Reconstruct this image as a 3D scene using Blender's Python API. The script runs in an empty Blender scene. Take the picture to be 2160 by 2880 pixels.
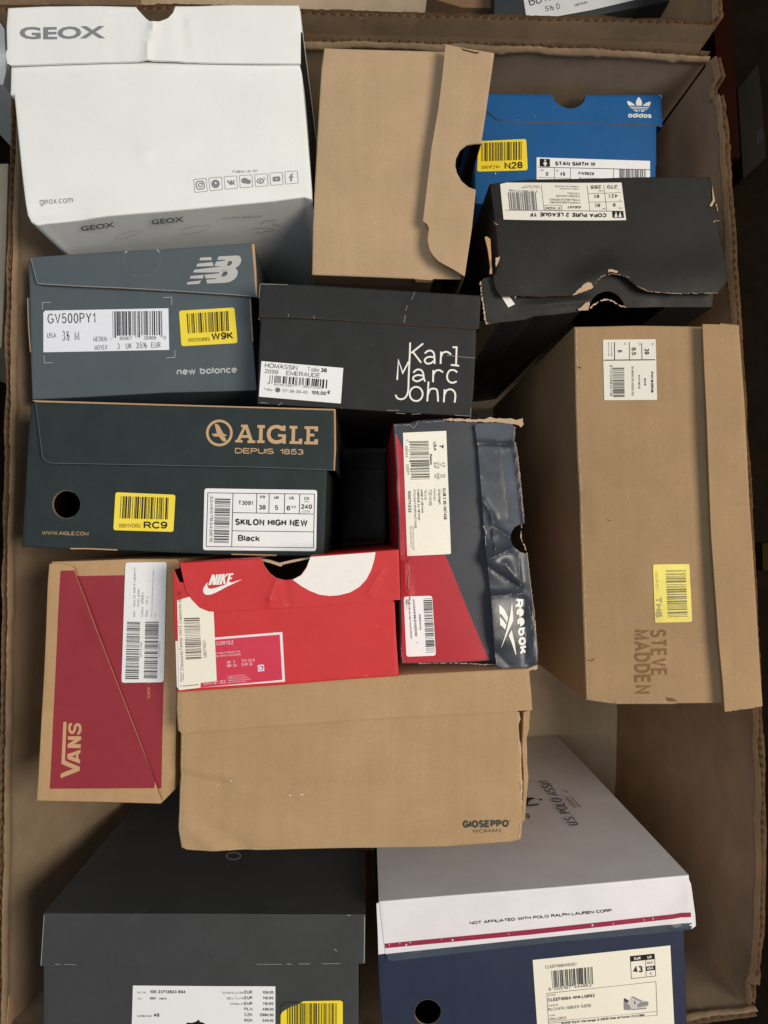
import bpy, bmesh, math, random
from mathutils import Vector, Matrix, noise
from mathutils.geometry import tessellate_polygon

# ---------------------------------------------------------------- camera, light, exposure
SC = bpy.context.scene
COL = SC.collection
CAM_Z = 0.845                       # camera height above the carton floor (m)
cam_d = bpy.data.cameras.new('camera')
cam = bpy.data.objects.new('camera', cam_d)
COL.objects.link(cam)
cam.location = (0, 0, CAM_Z)
cam.rotation_euler = (math.radians(1.64), math.radians(-1.36), 0)
cam_d.sensor_fit = 'VERTICAL'
cam_d.sensor_height = 34.6
FPX = 2100.0                        # focal length in photo pixels (photo 2160 x 2880)
cam_d.lens = 34.6 * FPX / 2880.0
cam_d.clip_start = 0.01
cam_d.clip_end = 50
SC.camera = cam

w = bpy.data.worlds.new('World'); SC.world = w; w.use_nodes = True
bg = w.node_tree.nodes['Background']
bg.inputs[0].default_value = (0.80, 0.88, 1.0, 1); bg.inputs[1].default_value = 0.14

def lamp(name, loc, target, size, power, col):
    l = bpy.data.lights.new(name, 'AREA'); l.shape = 'DISK'; l.size = size; l.energy = power; l.color = col
    o = bpy.data.objects.new(name, l); COL.objects.link(o); o.location = loc
    o.rotation_euler = (Vector(target) - Vector(loc)).to_track_quat('-Z', 'Y').to_euler()
    return o
lamp('ceiling_light', (0.92, 0.0, 1.78), (-0.08, -0.02, 0.33), 0.75, 25.0, (1.0, 0.90, 0.78))
lamp('window_light', (-0.45, 0.12, 1.85), (-0.20, 0.15, 0.33), 0.9, 7.5, (0.84, 0.93, 1.0))

SC.view_settings.view_transform = 'Standard'
SC.view_settings.look = 'None'
SC.view_settings.exposure = -0.05
SC.view_settings.gamma = 1.0

# ---------------------------------------------------------------- geometry of sight: a photo point on a plane of the place
RC = cam.rotation_euler.to_matrix()
RCI = RC.transposed()
C0 = Vector((0, 0, CAM_Z))

def ray(px, py):
    return (RC @ Vector((px - 1080.0, 1440.0 - py, -FPX))).normalized()

def proj(p):
    q = RCI @ (Vector(p) - C0)
    return (1080.0 + FPX * q.x / -q.z, 1440.0 - FPX * q.y / -q.z)

class Pl:
    """A plane of the scene (a panel's front); disp lets the cardboard bulge or crease."""
    def __init__(s, p0, n=(0, 0, 1), disp=None):
        s.p0 = Vector(p0); s.n = Vector(n).normalized(); s.disp = disp
        if s.n.dot(C0 - s.p0) < 0: s.n = -s.n
    def at(s, px, py, off=0.0):
        r = ray(px, py)
        t = (s.p0 - C0).dot(s.n) / r.dot(s.n)
        h = off + (s.disp(px, py) if s.disp else 0.0)
        return C0 + r * t + s.n * h
    def up(s, h, disp='same'):
        return Pl(s.p0 + s.n * h, s.n, s.disp if disp == 'same' else disp)

def face(d, tx=0.0, ty=0.0, at=(1080, 1440), disp=None):
    """Panel facing up at distance d below the camera, tilted a little about the photo point at."""
    base = Pl((0, 0, CAM_Z - d))
    return Pl(base.at(*at), (tx, ty, 1), disp)

def wallplane(a, b):
    """The upright side wall below the edge a-b."""
    return Pl(a, (Vector(b) - Vector(a)).cross(Vector((0, 0, 1))))

def waves(seed, amp=0.0006, scale=260.0):
    o = Vector((seed * 7.31, seed * 3.17, 0))
    return lambda x, y: amp * noise.noise(Vector((x / scale, y / scale, 0)) + o)

def crease(a, b, amp, wid, sharp=False):
    ax, ay = a; bx, by = b; L2 = (bx - ax) ** 2 + (by - ay) ** 2
    def f(x, y):
        t = max(0.0, min(1.0, ((x - ax) * (bx - ax) + (y - ay) * (by - ay)) / L2))
        dd = math.hypot(x - ax - t * (bx - ax), y - ay - t * (by - ay)) / wid
        return amp * (math.exp(-dd * dd) if not sharp else math.exp(-1.4 * dd))
    return f

def addf(*fs):
    return lambda x, y: sum(f(x, y) for f in fs)

class Zm:
    """Coordinates read on an enlargement of the photograph."""
    def __init__(s, ox, oy, k): s.ox, s.oy, s.k = ox, oy, k
    def __call__(s, *pts): return [(s.ox + x * s.k, s.oy + y * s.k) for x, y in pts]
    def p(s, x, y): return (s.ox + x * s.k, s.oy + y * s.k)
ID = Zm(0, 0, 1)

# ---------------------------------------------------------------- materials
MATS = {}
def lin(c):
    c /= 255.0
    return c / 12.92 if c <= 0.04045 else ((c + 0.055) / 1.055) ** 2.4

def mat(name, rgb, rough=0.6, mottle=0.05, fine=0.04, bump=0.3, speck=0.0, spec=0.35, coat=0.0, wear=0.0, big=0.0, streak=0.0):
    if name in MATS: return MATS[name]
    m = bpy.data.materials.new(name); m.use_nodes = True
    nt = m.node_tree; N = nt.nodes; L = nt.links
    b = N['Principled BSDF']
    col = (lin(rgb[0]), lin(rgb[1]), lin(rgb[2]), 1)
    tc = N.new('ShaderNodeTexCoord')
    def noi(scale, detail=3, rough=.55, vec=None, lo=0.3, hi=0.7, a=0.0, b_=1.0):
        n = N.new('ShaderNodeTexNoise'); n.inputs['Scale'].default_value = scale
        n.inputs['Detail'].default_value = detail; n.inputs['Roughness'].default_value = rough
        L.new(vec or tc.outputs['Object'], n.inputs['Vector'])
        r = N.new('ShaderNodeMapRange'); r.inputs[1].default_value = lo; r.inputs[2].default_value = hi
        r.inputs[3].default_value = a; r.inputs[4].default_value = b_
        L.new(n.outputs[0], r.inputs[0])
        return r.outputs[0]
    def mul(c, v):
        x = N.new('ShaderNodeMix'); x.data_type = 'RGBA'; x.blend_type = 'MULTIPLY'; x.inputs[0].default_value = 1
        L.new(c, x.inputs[6]); L.new(v, x.inputs[7]); return x.outputs[2]
    rg = N.new('ShaderNodeRGB'); rg.outputs[0].default_value = col
    c = rg.outputs[0]
    if mottle: c = mul(c, noi(38, 4, .6, a=1 - mottle, b_=1 + mottle))
    if big: c = mul(c, noi(9, 2, .5, a=1 - big, b_=1 + big))
    if streak:
        m2 = N.new('ShaderNodeMapping'); m2.inputs['Scale'].default_value = (170, 9, 9); m2.inputs['Rotation'].default_value = (0, 0, .05)
        L.new(tc.outputs['Object'], m2.inputs['Vector'])
        c = mul(c, noi(1.0, 3, .6, m2.outputs[0], a=1 - streak, b_=1 + streak))
        c = mul(c, noi(17, 5, .7, lo=.52, hi=.78, a=1.0, b_=1 - streak * 2.2))
    if fine: c = mul(c, noi(900, 2, .6, a=1 - fine, b_=1 + fine))
    if speck:
        mp = N.new('ShaderNodeMapping'); mp.inputs['Scale'].default_value = (1, .45, 1); mp.inputs['Rotation'].default_value = (0, 0, .4)
        L.new(tc.outputs['Object'], mp.inputs['Vector'])
        s1 = noi(950, 1, .4, mp.outputs[0], lo=.735, hi=.775)
        s2 = noi(1050, 1, .4, lo=.735, hi=.785)
        for s_, tgt in ((s1, (lin(228), lin(206), lin(170), 1)), (s2, (lin(84), lin(60), lin(38), 1))):
            x = N.new('ShaderNodeMix'); x.data_type = 'RGBA'; x.inputs[7].default_value = tgt
            k = N.new('ShaderNodeMath'); k.operation = 'MULTIPLY'; k.inputs[1].default_value = speck
            L.new(s_, k.inputs[0]); L.new(k.outputs[0], x.inputs[0]); L.new(c, x.inputs[6]); c = x.outputs[2]
    if wear:                       # scuffed patches of the print where the paper shows
        wv = noi(55, 6, .7, lo=.60, hi=.80)
        k = N.new('ShaderNodeMath'); k.operation = 'MULTIPLY'; k.inputs[1].default_value = wear
        x = N.new('ShaderNodeMix'); x.data_type = 'RGBA'; x.inputs[7].default_value = (.35, .36, .36, 1)
        L.new(wv, k.inputs[0]); L.new(k.outputs[0], x.inputs[0]); L.new(c, x.inputs[6]); c = x.outputs[2]
    L.new(c, b.inputs['Base Color'])
    b.inputs['Roughness'].default_value = rough
    b.inputs['Specular IOR Level'].default_value = spec
    if coat:
        b.inputs['Coat Weight'].default_value = coat; b.inputs['Coat Roughness'].default_value = .3
    if rough < .75:
        L.new(noi(60, 4, .6, a=max(.05, rough - .07), b_=rough + .07), b.inputs['Roughness'])
    if bump:
        bp = N.new('ShaderNodeBump'); bp.inputs['Strength'].default_value = bump; bp.inputs['Distance'].default_value = .0004
        L.new(noi(420, 4, .65, lo=0, hi=1), bp.inputs['Height']); L.new(bp.outputs[0], b.inputs['Normal'])
    MATS[name] = m
    return m

def kraft(name, rgb, **k):
    a = dict(rough=.85, mottle=.05, fine=.055, bump=.3, speck=.24, spec=.2, big=.08, streak=.03); a.update(k)
    return mat(name, rgb, **a)
INK = lambda: mat('black ink', (28, 28, 28), rough=.6, mottle=0, fine=0, bump=0, spec=.2)
RAW = lambda: kraft('raw board edge', (186, 150, 112), speck=.2)

# ---------------------------------------------------------------- objects
def thing(name, loc, label, cat, group=None):
    o = bpy.data.objects.new(name, None); COL.objects.link(o); o.location = loc
    o.empty_display_size = .02
    o['label'] = label; o['category'] = cat
    if group: o['group'] = group
    return o

def root_of(o):
    while o.parent: o = o.parent
    return o

def link(name, bm, mats, parent, smooth=None):
    me = bpy.data.meshes.new(name)
    if parent is not None:
        bmesh.ops.translate(bm, vec=-root_of(parent).location, verts=bm.verts)
    bm.to_mesh(me); bm.free()
    for m in mats: me.materials.append(m)
    if smooth is not None:
        me.polygons.foreach_set('use_smooth', [True] * len(me.polygons))
        me.set_sharp_from_angle(angle=math.radians(smooth))
    o = bpy.data.objects.new(name, me); COL.objects.link(o)
    if parent is not None: o.parent = parent
    return o

def px_faces(bm, loops):
    pts = [Vector((x, y, 0)) for lp in loops for x, y in lp]
    vs = [bm.verts.new(p) for p in pts]
    for t in tessellate_polygon([[Vector((x, y, 0)) for x, y in lp] for lp in loops]):
        try: bm.faces.new([vs[i] for i in t])
        except ValueError: pass

def px_grid(bm, step):
    xs = [v.co.x for v in bm.verts]; ys = [v.co.y for v in bm.verts]
    for ax, lo, hi in ((0, min(xs), max(xs)), (1, min(ys), max(ys))):
        n = int((hi - lo) / step)
        for i in range(1, n + 1):
            co = Vector((0, 0, 0)); no = Vector((0, 0, 0)); co[ax] = lo + (hi - lo) * i / (n + 1); no[ax] = 1
            bmesh.ops.bisect_plane(bm, geom=bm.verts[:] + bm.edges[:] + bm.faces[:], plane_co=co, plane_no=no, dist=1e-5)

def edge_flag(mx, my, loops, flags):
    best = (1e9, 'f')
    for li, lp in enumerate(loops):
        for i, (ax, ay) in enumerate(lp):
            bx, by = lp[(i + 1) % len(lp)]
            L2 = (bx - ax) ** 2 + (by - ay) ** 2 or 1e-9
            t = max(0, min(1, ((mx - ax) * (bx - ax) + (my - ay) * (by - ay)) / L2))
            d = (mx - ax - t * (bx - ax)) ** 2 + (my - ay - t * (by - ay)) ** 2
            if d < best[0]:
                fl = flags[li] if li < len(flags) else 'c'
                best = (d, fl[i % len(fl)] if len(fl) > 1 else fl)
    return best[1]

def panel(name, parent, pl, outer, flags, mats, depth=.3, t=.0016, holes=(), off=0.0, step=15, rad=.0007, bm=None, smooth=40):
    """A cardboard panel cut to outline. Edge flags, one letter per outline edge: f = folds back into a side wall of that depth,
    c = cut edge showing the board's core. mats: face, core, side."""
    loops = [list(outer)] + [list(h) for h in holes]
    fl = [flags] + ['c'] * len(holes)
    b = bmesh.new()
    px_faces(b, loops)
    if step: px_grid(b, step)
    bmesh.ops.remove_doubles(b, verts=b.verts, dist=.01)
    px = {v: (v.co.x, v.co.y) for v in b.verts}
    bes = [(e, edge_flag((px[e.verts[0]][0] + px[e.verts[1]][0]) / 2, (px[e.verts[0]][1] + px[e.verts[1]][1]) / 2, loops, fl))
           for e in b.edges if len(e.link_faces) == 1]
    fdir = {}
    for e, f in bes:
        c = e.link_faces[0].calc_center_median()
        fdir[e] = Vector(c)
    for v in b.verts: v.co = pl.at(px[v][0], px[v][1], off)
    n = pl.n; down = Vector((0, 0, -1))
    outw = {}
    for e, f in bes:
        cx, cy, _ = fdir[e]; cc = pl.at(cx, cy, off)
        a, c_ = e.verts
        dv = (c_.co - a.co); o = dv.cross(n)
        if o.length < 1e-9: continue
        o.normalize()
        if o.dot(cc - a.co) > 0: o = -o
        for v in (a, c_):
            if f == 'f': outw.setdefault(v, []).append(o)
    rings = {}
    def ring(v, kind):
        k = (v, kind)
        if k not in rings:
            if kind == 'c':
                rings[k] = [b.verts.new(v.co - n * t)]
            else:
                os_ = outw[v]; o = sum(os_, Vector()) / len(os_)
                if o.length > 1e-6: o = o / max(o.length, .5) ** 2 * 1.0 if len(os_) > 1 else o
                if o.length > 1.5: o *= 1.5 / o.length
                z_end = v.co.z - depth if depth > 0 else v.co.z - t
                r = rad
                rings[k] = [b.verts.new(v.co + o * r * .55 - n * r * .18), b.verts.new(v.co + o * r * .9 - n * r * .55), b.verts.new(v.co + o * r - n * r * 1.1)]
                e3 = v.co + o * r; e3.z = max(.002, z_end)
                rings[k].append(b.verts.new(e3))
        return rings[k]
    for f in b.faces: f.material_index = 0
    for e, f in bes:
        if f == 'n': continue
        a, c_ = e.verts
        if f == 'f' and (a not in outw or c_ not in outw): continue
        ra, rc = [a] + ring(a, f), [c_] + ring(c_, f)
        for i in range(len(ra) - 1):
            try: q = b.faces.new((ra[i], rc[i], rc[i + 1], ra[i + 1]))
            except ValueError: continue
            q.material_index = 1 if f == 'c' else (2 if i == len(ra) - 2 and len(mats) > 2 else 0)
    bmesh.ops.recalc_face_normals(b, faces=b.faces)
    # the front must face the camera
    s = sum((f.normal.dot(n) * f.calc_area()) for f in b.faces if abs(f.normal.dot(n)) > .7)
    if s < 0: bmesh.ops.reverse_faces(b, faces=b.faces)
    return link(name, b, mats, parent, smooth)

def circ(cx, cy, r, n=28, a0=0.0, a1=360.0, ry=None):
    ry = r if ry is None else ry
    m = n if a1 - a0 >= 360 else n + 1
    return [(cx + r * math.cos(math.radians(a0 + (a1 - a0) * i / n)), cy + ry * math.sin(math.radians(a0 + (a1 - a0) * i / n))) for i in range(m)]

def rrect(q, r):
    """Quad with rounded corners, r in photo pixels."""
    out = []
    for i in range(len(q)):
        p = Vector(q[i]); a = Vector(q[i - 1]); c = Vector(q[(i + 1) % len(q)])
        da = (a - p).normalized() * r; dc = (c - p).normalized() * r
        for k in range(5):
            u = k / 4
            out.append(tuple(p + da * (1 - u) ** 2 + dc * u ** 2))
    return out

def rough(pts, flags='c', amp=1.6, step=7, seed=1):
    """Torn outline: the cut edges get short uneven steps."""
    rnd = random.Random(seed); op, of = [], ''
    for i, p in enumerate(pts):
        q = pts[(i + 1) % len(pts)]; f = flags[i % len(flags)] if len(flags) > 1 else flags
        n = max(1, int(math.dist(p, q) / step)) if f == 'c' else 1
        for k in range(n):
            u = (k + (rnd.uniform(-.3, .3) if k else 0)) / n; j = amp if k else 0
            op.append((p[0] + (q[0] - p[0]) * u + rnd.uniform(-j, j), p[1] + (q[1] - p[1]) * u + rnd.uniform(-j, j))); of += f
    return op, of

def quad_pt(q, u, v):
    (ax, ay), (bx, by), (cx, cy), (dx, dy) = q
    tx, ty = ax + (bx - ax) * u, ay + (by - ay) * u
    lx, ly = dx + (cx - dx) * u, dy + (cy - dy) * u
    return (tx + (lx - tx) * v, ty + (ly - ty) * v)

GLY = {}
def glyphs(s, bold):
    """Triangles of a line of lettering: x 0..1 along the line, y in cap heights."""
    k = (s, bold)
    if k in GLY: return GLY[k]
    def tri(txt):
        cu = bpy.data.curves.new('lettering', 'FONT'); cu.body = txt; cu.offset = bold; cu.resolution_u = 3
        o = bpy.data.objects.new('lettering', cu); COL.objects.link(o)
        dg = bpy.context.evaluated_depsgraph_get()
        me = o.evaluated_get(dg).to_mesh()
        vs = [(v.co.x, v.co.y) for v in me.vertices]; fs = [tuple(p.vertices) for p in me.polygons]
        o.evaluated_get(dg).to_mesh_clear(); COL.objects.unlink(o); bpy.data.objects.remove(o); bpy.data.curves.remove(cu)
        return vs, fs
    hv, _ = tri('H'); cap = max(y for _, y in hv) - 2 * bold * .5
    vs, fs = tri(s)
    x0 = min(x for x, _ in vs); x1 = max(x for x, _ in vs)
    GLY[k] = ([((x - x0) / (x1 - x0), y / cap) for x, y in vs], fs)
    return GLY[k]

# ---------------------------------------------------------------- a plain sans serif drawn with strokes (y in cap heights)
def arc(cx, cy, rx, ry, a0, a1):
    n = max(3, int(abs(a1 - a0) / 15))
    return [(cx + rx * math.cos(math.radians(a0 + (a1 - a0) * i / n)), cy + ry * math.sin(math.radians(a0 + (a1 - a0) * i / n))) for i in range(n + 1)]
def oval(cx, cy, rx, ry): return arc(cx, cy, rx, ry, 90, 450) + ['o']
_o = oval(.25, .36, .25, .36)
_six = [oval(.25, .3, .25, .3), arc(.29, .5, .29, .5, 186, 40)]
FONT = {
 '0': [oval(.25, .5, .25, .5)], '1': [[(.02, .72), (.16, .8), (.26, 1), (.26, 0)]], '2': [arc(.25, .73, .25, .27, 170, -35) + [(0, 0), (.5, 0)]],
 '3': [arc(.23, .76, .22, .24, 150, -90) + arc(.23, .26, .26, .26, 90, -155)], '4': [[(.38, 0), (.38, 1), (0, .28), (.54, .28)]],
 '5': [[(.46, 1), (.08, 1), (.03, .5)] + arc(.23, .32, .26, .32, 130, -155)], '6': _six, '7': [[(0, 1), (.5, 1), (.28, .5), (.18, 0)]],
 '8': [oval(.25, .76, .22, .24), oval(.25, .26, .25, .26)], '9': [[(.5 - q[0], 1 - q[1]) if q != 'o' else q for q in l] for l in _six],
 'A': [[(0, 0), (.34, 1), (.68, 0)], [(.12, .34), (.56, .34)]], 'B': [[(0, 0), (0, 1), (.3, 1)] + arc(.3, .76, .22, .24, 90, -90) + [(0, .52)], arc(.32, .26, .25, .26, 90, -90) + [(0, 0)]],
 'C': [arc(.36, .5, .36, .5, 42, 318)], 'D': [[(.0, .0), (0, 1), (.25, 1)] + arc(.25, .5, .38, .5, 80, -80) + [(.25, 0), (0, 0)]], 'E': [[(.55, 1), (0, 1), (0, 0), (.57, 0)], [(0, .52), (.5, .52)]],
 'F': [[(.53, 1), (0, 1), (0, 0)], [(0, .5), (.46, .5)]], 'G': [arc(.37, .5, .37, .5, 42, 322) + [(.7, .2), (.7, .45), (.4, .45)]], 'H': [[(0, 0), (0, 1)], [(.58, 0), (.58, 1)], [(0, .52), (.58, .52)]],
 'I': [[(0, 0), (0, 1)]], 'J': [[(.4, 1), (.4, .25)] + arc(.2, .25, .2, .25, -10, -175)], 'K': [[(0, 0), (0, 1)], [(.56, 1), (0, .34)], [(.2, .58), (.6, 0)]], 'L': [[(0, 1), (0, 0), (.48, 0)]],
 'M': [[(0, 0), (0, 1), (.35, .1), (.7, 1), (.7, 0)]], 'N': [[(0, 0), (0, 1), (.58, 0), (.58, 1)]], 'O': [oval(.38, .5, .38, .5)], 'P': [[(0, 0), (0, 1), (.3, 1)] + arc(.3, .74, .25, .26, 80, -80) + [(.3, .48), (0, .48)]],
 'Q': [oval(.38, .5, .38, .5), [(.45, .25), (.76, -.05)]], 'R': [[(0, 0), (0, 1), (.32, 1)] + arc(.32, .75, .25, .25, 80, -80) + [(.32, .5), (0, .5)], [(.34, .48), (.6, 0)]],
 'S': [arc(.28, .75, .26, .25, 28, 262) + arc(.28, .25, .29, .25, 82, -155)], 'T': [[(0, 1), (.6, 1)], [(.3, 1), (.3, 0)]], 'U': [[(0, 1), (0, .3)] + arc(.29, .3, .29, .3, 190, 350) + [(.58, .3), (.58, 1)]],
 'V': [[(0, 1), (.32, 0), (.64, 1)]], 'W': [[(0, 1), (.22, 0), (.46, 1), (.7, 0), (.92, 1)]], 'X': [[(0, 0), (.6, 1)], [(0, 1), (.6, 0)]], 'Y': [[(0, 1), (.31, .42), (.62, 1)], [(.31, .42), (.31, 0)]], 'Z': [[(0, 1), (.56, 1), (0, 0), (.58, 0)]],
 'a': [arc(.24, .5, .2, .22, 160, 0) + [(.44, .5), (.45, .0)], arc(.22, .2, .22, .2, 60, 320), [(.44, .42), (.3, .4)]], 'b': [_o, [(0, 0), (0, 1)]], 'c': [arc(.25, .36, .25, .36, 48, 312)], 'd': [_o, [(.5, 0), (.5, 1)]], 'e': [[(0, .38), (.5, .38)] + arc(.25, .36, .25, .36, 4, 312)],
 'f': [[(.12, 0), (.12, .8)] + arc(.28, .8, .16, .2, 170, 85), [(0, .7), (.3, .7)]], 'g': [_o, [(.5, .72), (.5, -.08)] + arc(.25, -.08, .25, .2, -10, -150)], 'h': [[(0, 0), (0, 1)], arc(.22, .46, .22, .26, 180, 0) + [(.44, 0)]], 'i': [[(0, 0), (0, .72)], [(0, .88), (0, 1.02)]],
 'k': [[(0, 0), (0, 1)], [(.4, .72), (0, .26)], [(.15, .42), (.42, 0)]], 'l': [[(0, 0), (0, 1)]], 'm': [[(0, 0), (0, .72)], arc(.19, .46, .19, .26, 180, 0) + [(.38, 0)], arc(.57, .46, .19, .26, 180, 0) + [(.76, 0)]], 'n': [[(0, 0), (0, .72)], arc(.22, .46, .22, .26, 180, 0) + [(.44, 0)]],
 'o': [_o], 'p': [_o, [(0, .72), (0, -.28)]], 'r': [[(0, 0), (0, .72)], arc(.2, .44, .2, .28, 180, 75)], 's': [arc(.21, .54, .19, .18, 30, 265) + arc(.21, .18, .21, .18, 82, -155)], 't': [[(.13, .95), (.13, .15)] + arc(.27, .15, .14, .15, 190, 285), [(0, .72), (.3, .72)]],
 'u': [[(0, .72), (0, .26)] + arc(.22, .26, .22, .26, 190, 350), [(.44, .72), (.44, 0)]], 'v': [[(0, .72), (.23, 0), (.46, .72)]], 'w': [[(0, .72), (.17, 0), (.34, .72), (.51, 0), (.68, .72)]], 'x': [[(0, .72), (.42, 0)], [(0, 0), (.42, .72)]], 'y': [[(0, .72), (.23, .02)], [(.46, .72), (.16, -.24)]], 'z': [[(0, .72), (.4, .72), (0, 0), (.42, 0)]],
 '.': [[(0, 0), (0, .12)]], ',': [[(.02, .12), (-.04, -.14)]], '-': [[(0, .38), (.26, .38)]], '/': [[(0, 0), (.28, 1)]], '(': [arc(.3, .4, .3, .62, 140, 220)], ')': [arc(-.1, .4, .3, .62, 40, -40)], '+': [[(0, .4), (.4, .4)], [(.2, .2), (.2, .6)]], '#': [[(.1, 0), (.2, 1)], [(.34, 0), (.44, 1)], [(0, .34), (.5, .34)], [(.04, .66), (.54, .66)]],
 '"': [[(0, .72), (0, 1)], [(.16, .72), (.16, 1)]], '\u20ac': [arc(.42, .5, .36, .5, 48, 312), [(0, .58), (.5, .58)], [(0, .42), (.48, .42)]],
}
FONT['\u00bd'] = [[(q[0] * .55, .45 + q[1] * .55) for q in FONT['1'][0]], [(.05, 0), (.52, 1)], [(.42 + q[0] * .55, q[1] * .52) for q in FONT['2'][0]]]
FONT['\u00c9'] = FONT['E'] + [[(.2, 1.16), (.36, 1.32)]]; FONT['\u00e8'] = FONT['e'] + [[(.2, 1.0), (.3, .84)]]; FONT['\u00f6'] = FONT['o'] + [[(.12, .88), (.12, 1)], [(.38, .88), (.38, 1)]]; FONT['\u00df'] = FONT['B']
GEO = {'a': [_o, [(.5, 0), (.5, .72)]]}

def layout(t, lw, geo, bold=0, total=None):
    """Strokes of a line set to a total width in cap heights: list of (points, closed). The stroke width stays, the letters stretch."""
    gap = max(.055, .13 - bold * 2.2); k = 1 - lw; gs = []
    for c in t:
        if c == ' ': gs.append(None); continue
        g = (GEO.get(c) if geo else None) or FONT[c]
        xs = [q[0] for l in g for q in l if q != 'o']; gs.append((g, min(xs), max(xs)))
    sk = sum(.34 if g is None else g[2] - g[1] for g in gs); n = sum(g is not None for g in gs)
    fx = n * lw + (n - 1) * gap + sum(g is None for g in gs) * lw * .6
    kx = max(.25, (total - fx) / max(sk, .05)) if sk > .05 else 1
    if sk * kx + fx > total * 1.02: gap *= .5
    x = 0; out = []
    for g in gs:
        if g is None: x += .34 * kx + lw * .6; continue
        for l in g[0]:
            cl = l[-1] == 'o'
            out.append(([(x + lw / 2 + (q[0] - g[1]) * kx, lw / 2 + q[1] * k) for q in l if q != 'o'], cl))
        x += (g[2] - g[1]) * kx + lw + gap
    w = x - gap; f = total / w
    return [([(px * f, py) for px, py in pts], cl) for pts, cl in out]


class Art:
    """Flat print on a panel: lettering, barcodes, marks, all of one ink."""
    def __init__(s, pl, off=.00025, m=ID, fine=False): s.pl, s.off, s.m, s.bm, s.fine = pl, off, m, bmesh.new(), fine
    def poly(s, pts, *holes):
        px_faces(s.bm, [s.m(*pts)] + [s.m(*h) for h in holes]); return s
    def line(s, pts, wd, closed=False):
        pts = [Vector(p) for p in s.m(*pts)]; h = wd * s.m.k / 2
        if closed: pts = pts + [pts[0], pts[1]]
        L, R = [], []
        for i, p in enumerate(pts):
            a = pts[i - 1] if i else p; c = pts[i + 1] if i < len(pts) - 1 else p
            d1 = (p - a); d2 = (c - p)
            if d1.length < 1e-9: d1 = d2
            if d2.length < 1e-9: d2 = d1
            d1.normalize(); d2.normalize(); d = d1 + d2
            if d.length < .2: d = d1.copy()
            d.normalize(); nn = Vector((-d.y, d.x)); sc = h / max(.5, nn.dot(Vector((-d1.y, d1.x))))
            L.append(p + nn * sc); R.append(p - nn * sc)
        v = [(s.bm.verts.new((l.x, l.y, 0)), s.bm.verts.new((r.x, r.y, 0))) for l, r in zip(L, R)]
        for i in range(len(v) - 1 - (1 if closed else 0)): s.bm.faces.new((v[i][0], v[i][1], v[i + 1][1], v[i + 1][0]))
        return s
    def curve(s, pts, wd, n=6):
        P = [Vector(p) for p in pts]; out = []
        for i in range(len(P) - 1):
            p0 = P[max(0, i - 1)]; p1 = P[i]; p2 = P[i + 1]; p3 = P[min(len(P) - 1, i + 2)]
            for k in range(n):
                t = k / n
                out.append(tuple(.5 * ((2 * p1) + (p2 - p0) * t + (2 * p0 - 5 * p1 + 4 * p2 - p3) * t * t + (3 * p1 - p0 - 3 * p2 + p3) * t ** 3)))
        out.append(tuple(P[-1]))
        return s.line(out, wd)
    def tear(s, pts, wd):
        """A frayed torn edge: an uneven strip with gaps."""
        rnd = random.Random(len(pts) * 31 + int(pts[0][0])); P = [Vector(p) for p in s.m(*pts)]; prev = None
        for i in range(len(P) - 1):
            a, c = P[i], P[i + 1]; n = max(1, int((c - a).length / 4.5)); nn = Vector((-(c - a).y, (c - a).x)).normalized()
            for k in range(n + 1):
                q = a + (c - a) * k / n + nn * rnd.uniform(-1.3, 1.3); h = wd * s.m.k * rnd.choice((.2, .35, .5, .5, .75))
                v = (s.bm.verts.new((*(q + nn * h), 0)), s.bm.verts.new((*(q - nn * h), 0)))
                if prev and rnd.random() > .14: s.bm.faces.new((prev[0], v[0], v[1], prev[1]))
                prev = v
        return s
    def disc(s, x, y, r, ry=None): return s.poly(circ(x, y, r, ry=ry))
    def ring(s, x, y, r, wd, ry=None):
        k = (ry or r); return s.poly(circ(x, y, r + wd / 2, ry=k + wd / 2), circ(x, y, r - wd / 2, ry=k - wd / 2))
    def text(s, t, a, b, h, bold=0.0, shear=0.0, up=None, font='s', geo=False):
        if font == 's' and all(c == ' ' or c in FONT for c in t):
            A, B = [Vector(p) for p in s.m(a, b)]; d = B - A; H = h * s.m.k
            if up is None: u = Vector((d.y, -d.x)).normalized() * H
            else: u = Vector(up) * s.m.k; H = H * .62
            lw = .115 + bold * 4; W = d.length / H; nat = sum(.3 if c == ' ' else .66 + lw * .5 for c in t)
            lw *= max(.5, min(1.05, W / nat)); st = layout(t, lw, geo, bold, W); wpx = lw * H
            m0, s.m = s.m, ID
            for pts, cl in st:
                P = [tuple(A + d * (x / W) + u * y) for x, y in pts]
                s.line(P[:-1] if cl else P, wpx, closed=cl)
            s.m = m0
            return s
        vs, fs = glyphs(t, bold)
        A, B = [Vector(p) for p in s.m(a, b)]; d = B - A
        u = Vector((d.y, -d.x)).normalized() * h * s.m.k if up is None else Vector(up) * s.m.k
        V = [s.bm.verts.new((*(A + d * x + u * y + d.normalized() * (shear * y * h * s.m.k)), 0)) for x, y in vs]
        for f in fs:
            try: s.bm.faces.new([V[i] for i in f])
            except ValueError: pass
        return s
    def bars(s, q, n=30, seed=1, guards=0.0):
        """Barcode: bars stand along the quad's side 0-1."""
        rnd = random.Random(seed); ws = [rnd.choice((1, 1, 2, 3)) for _ in range(2 * n - 1)]; T = sum(ws); x = 0
        q = s.m(*q)
        for i, wd in enumerate(ws):
            if i % 2 == 0:
                g = 1 + (guards if i < 4 or i > 2 * n - 6 or abs(i - n) < 3 else 0)
                px_faces(s.bm, [[quad_pt(q, x / T, 0), quad_pt(q, (x + wd) / T, 0), quad_pt(q, (x + wd) / T, g), quad_pt(q, x / T, g)]])
            x += wd
        return s
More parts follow.
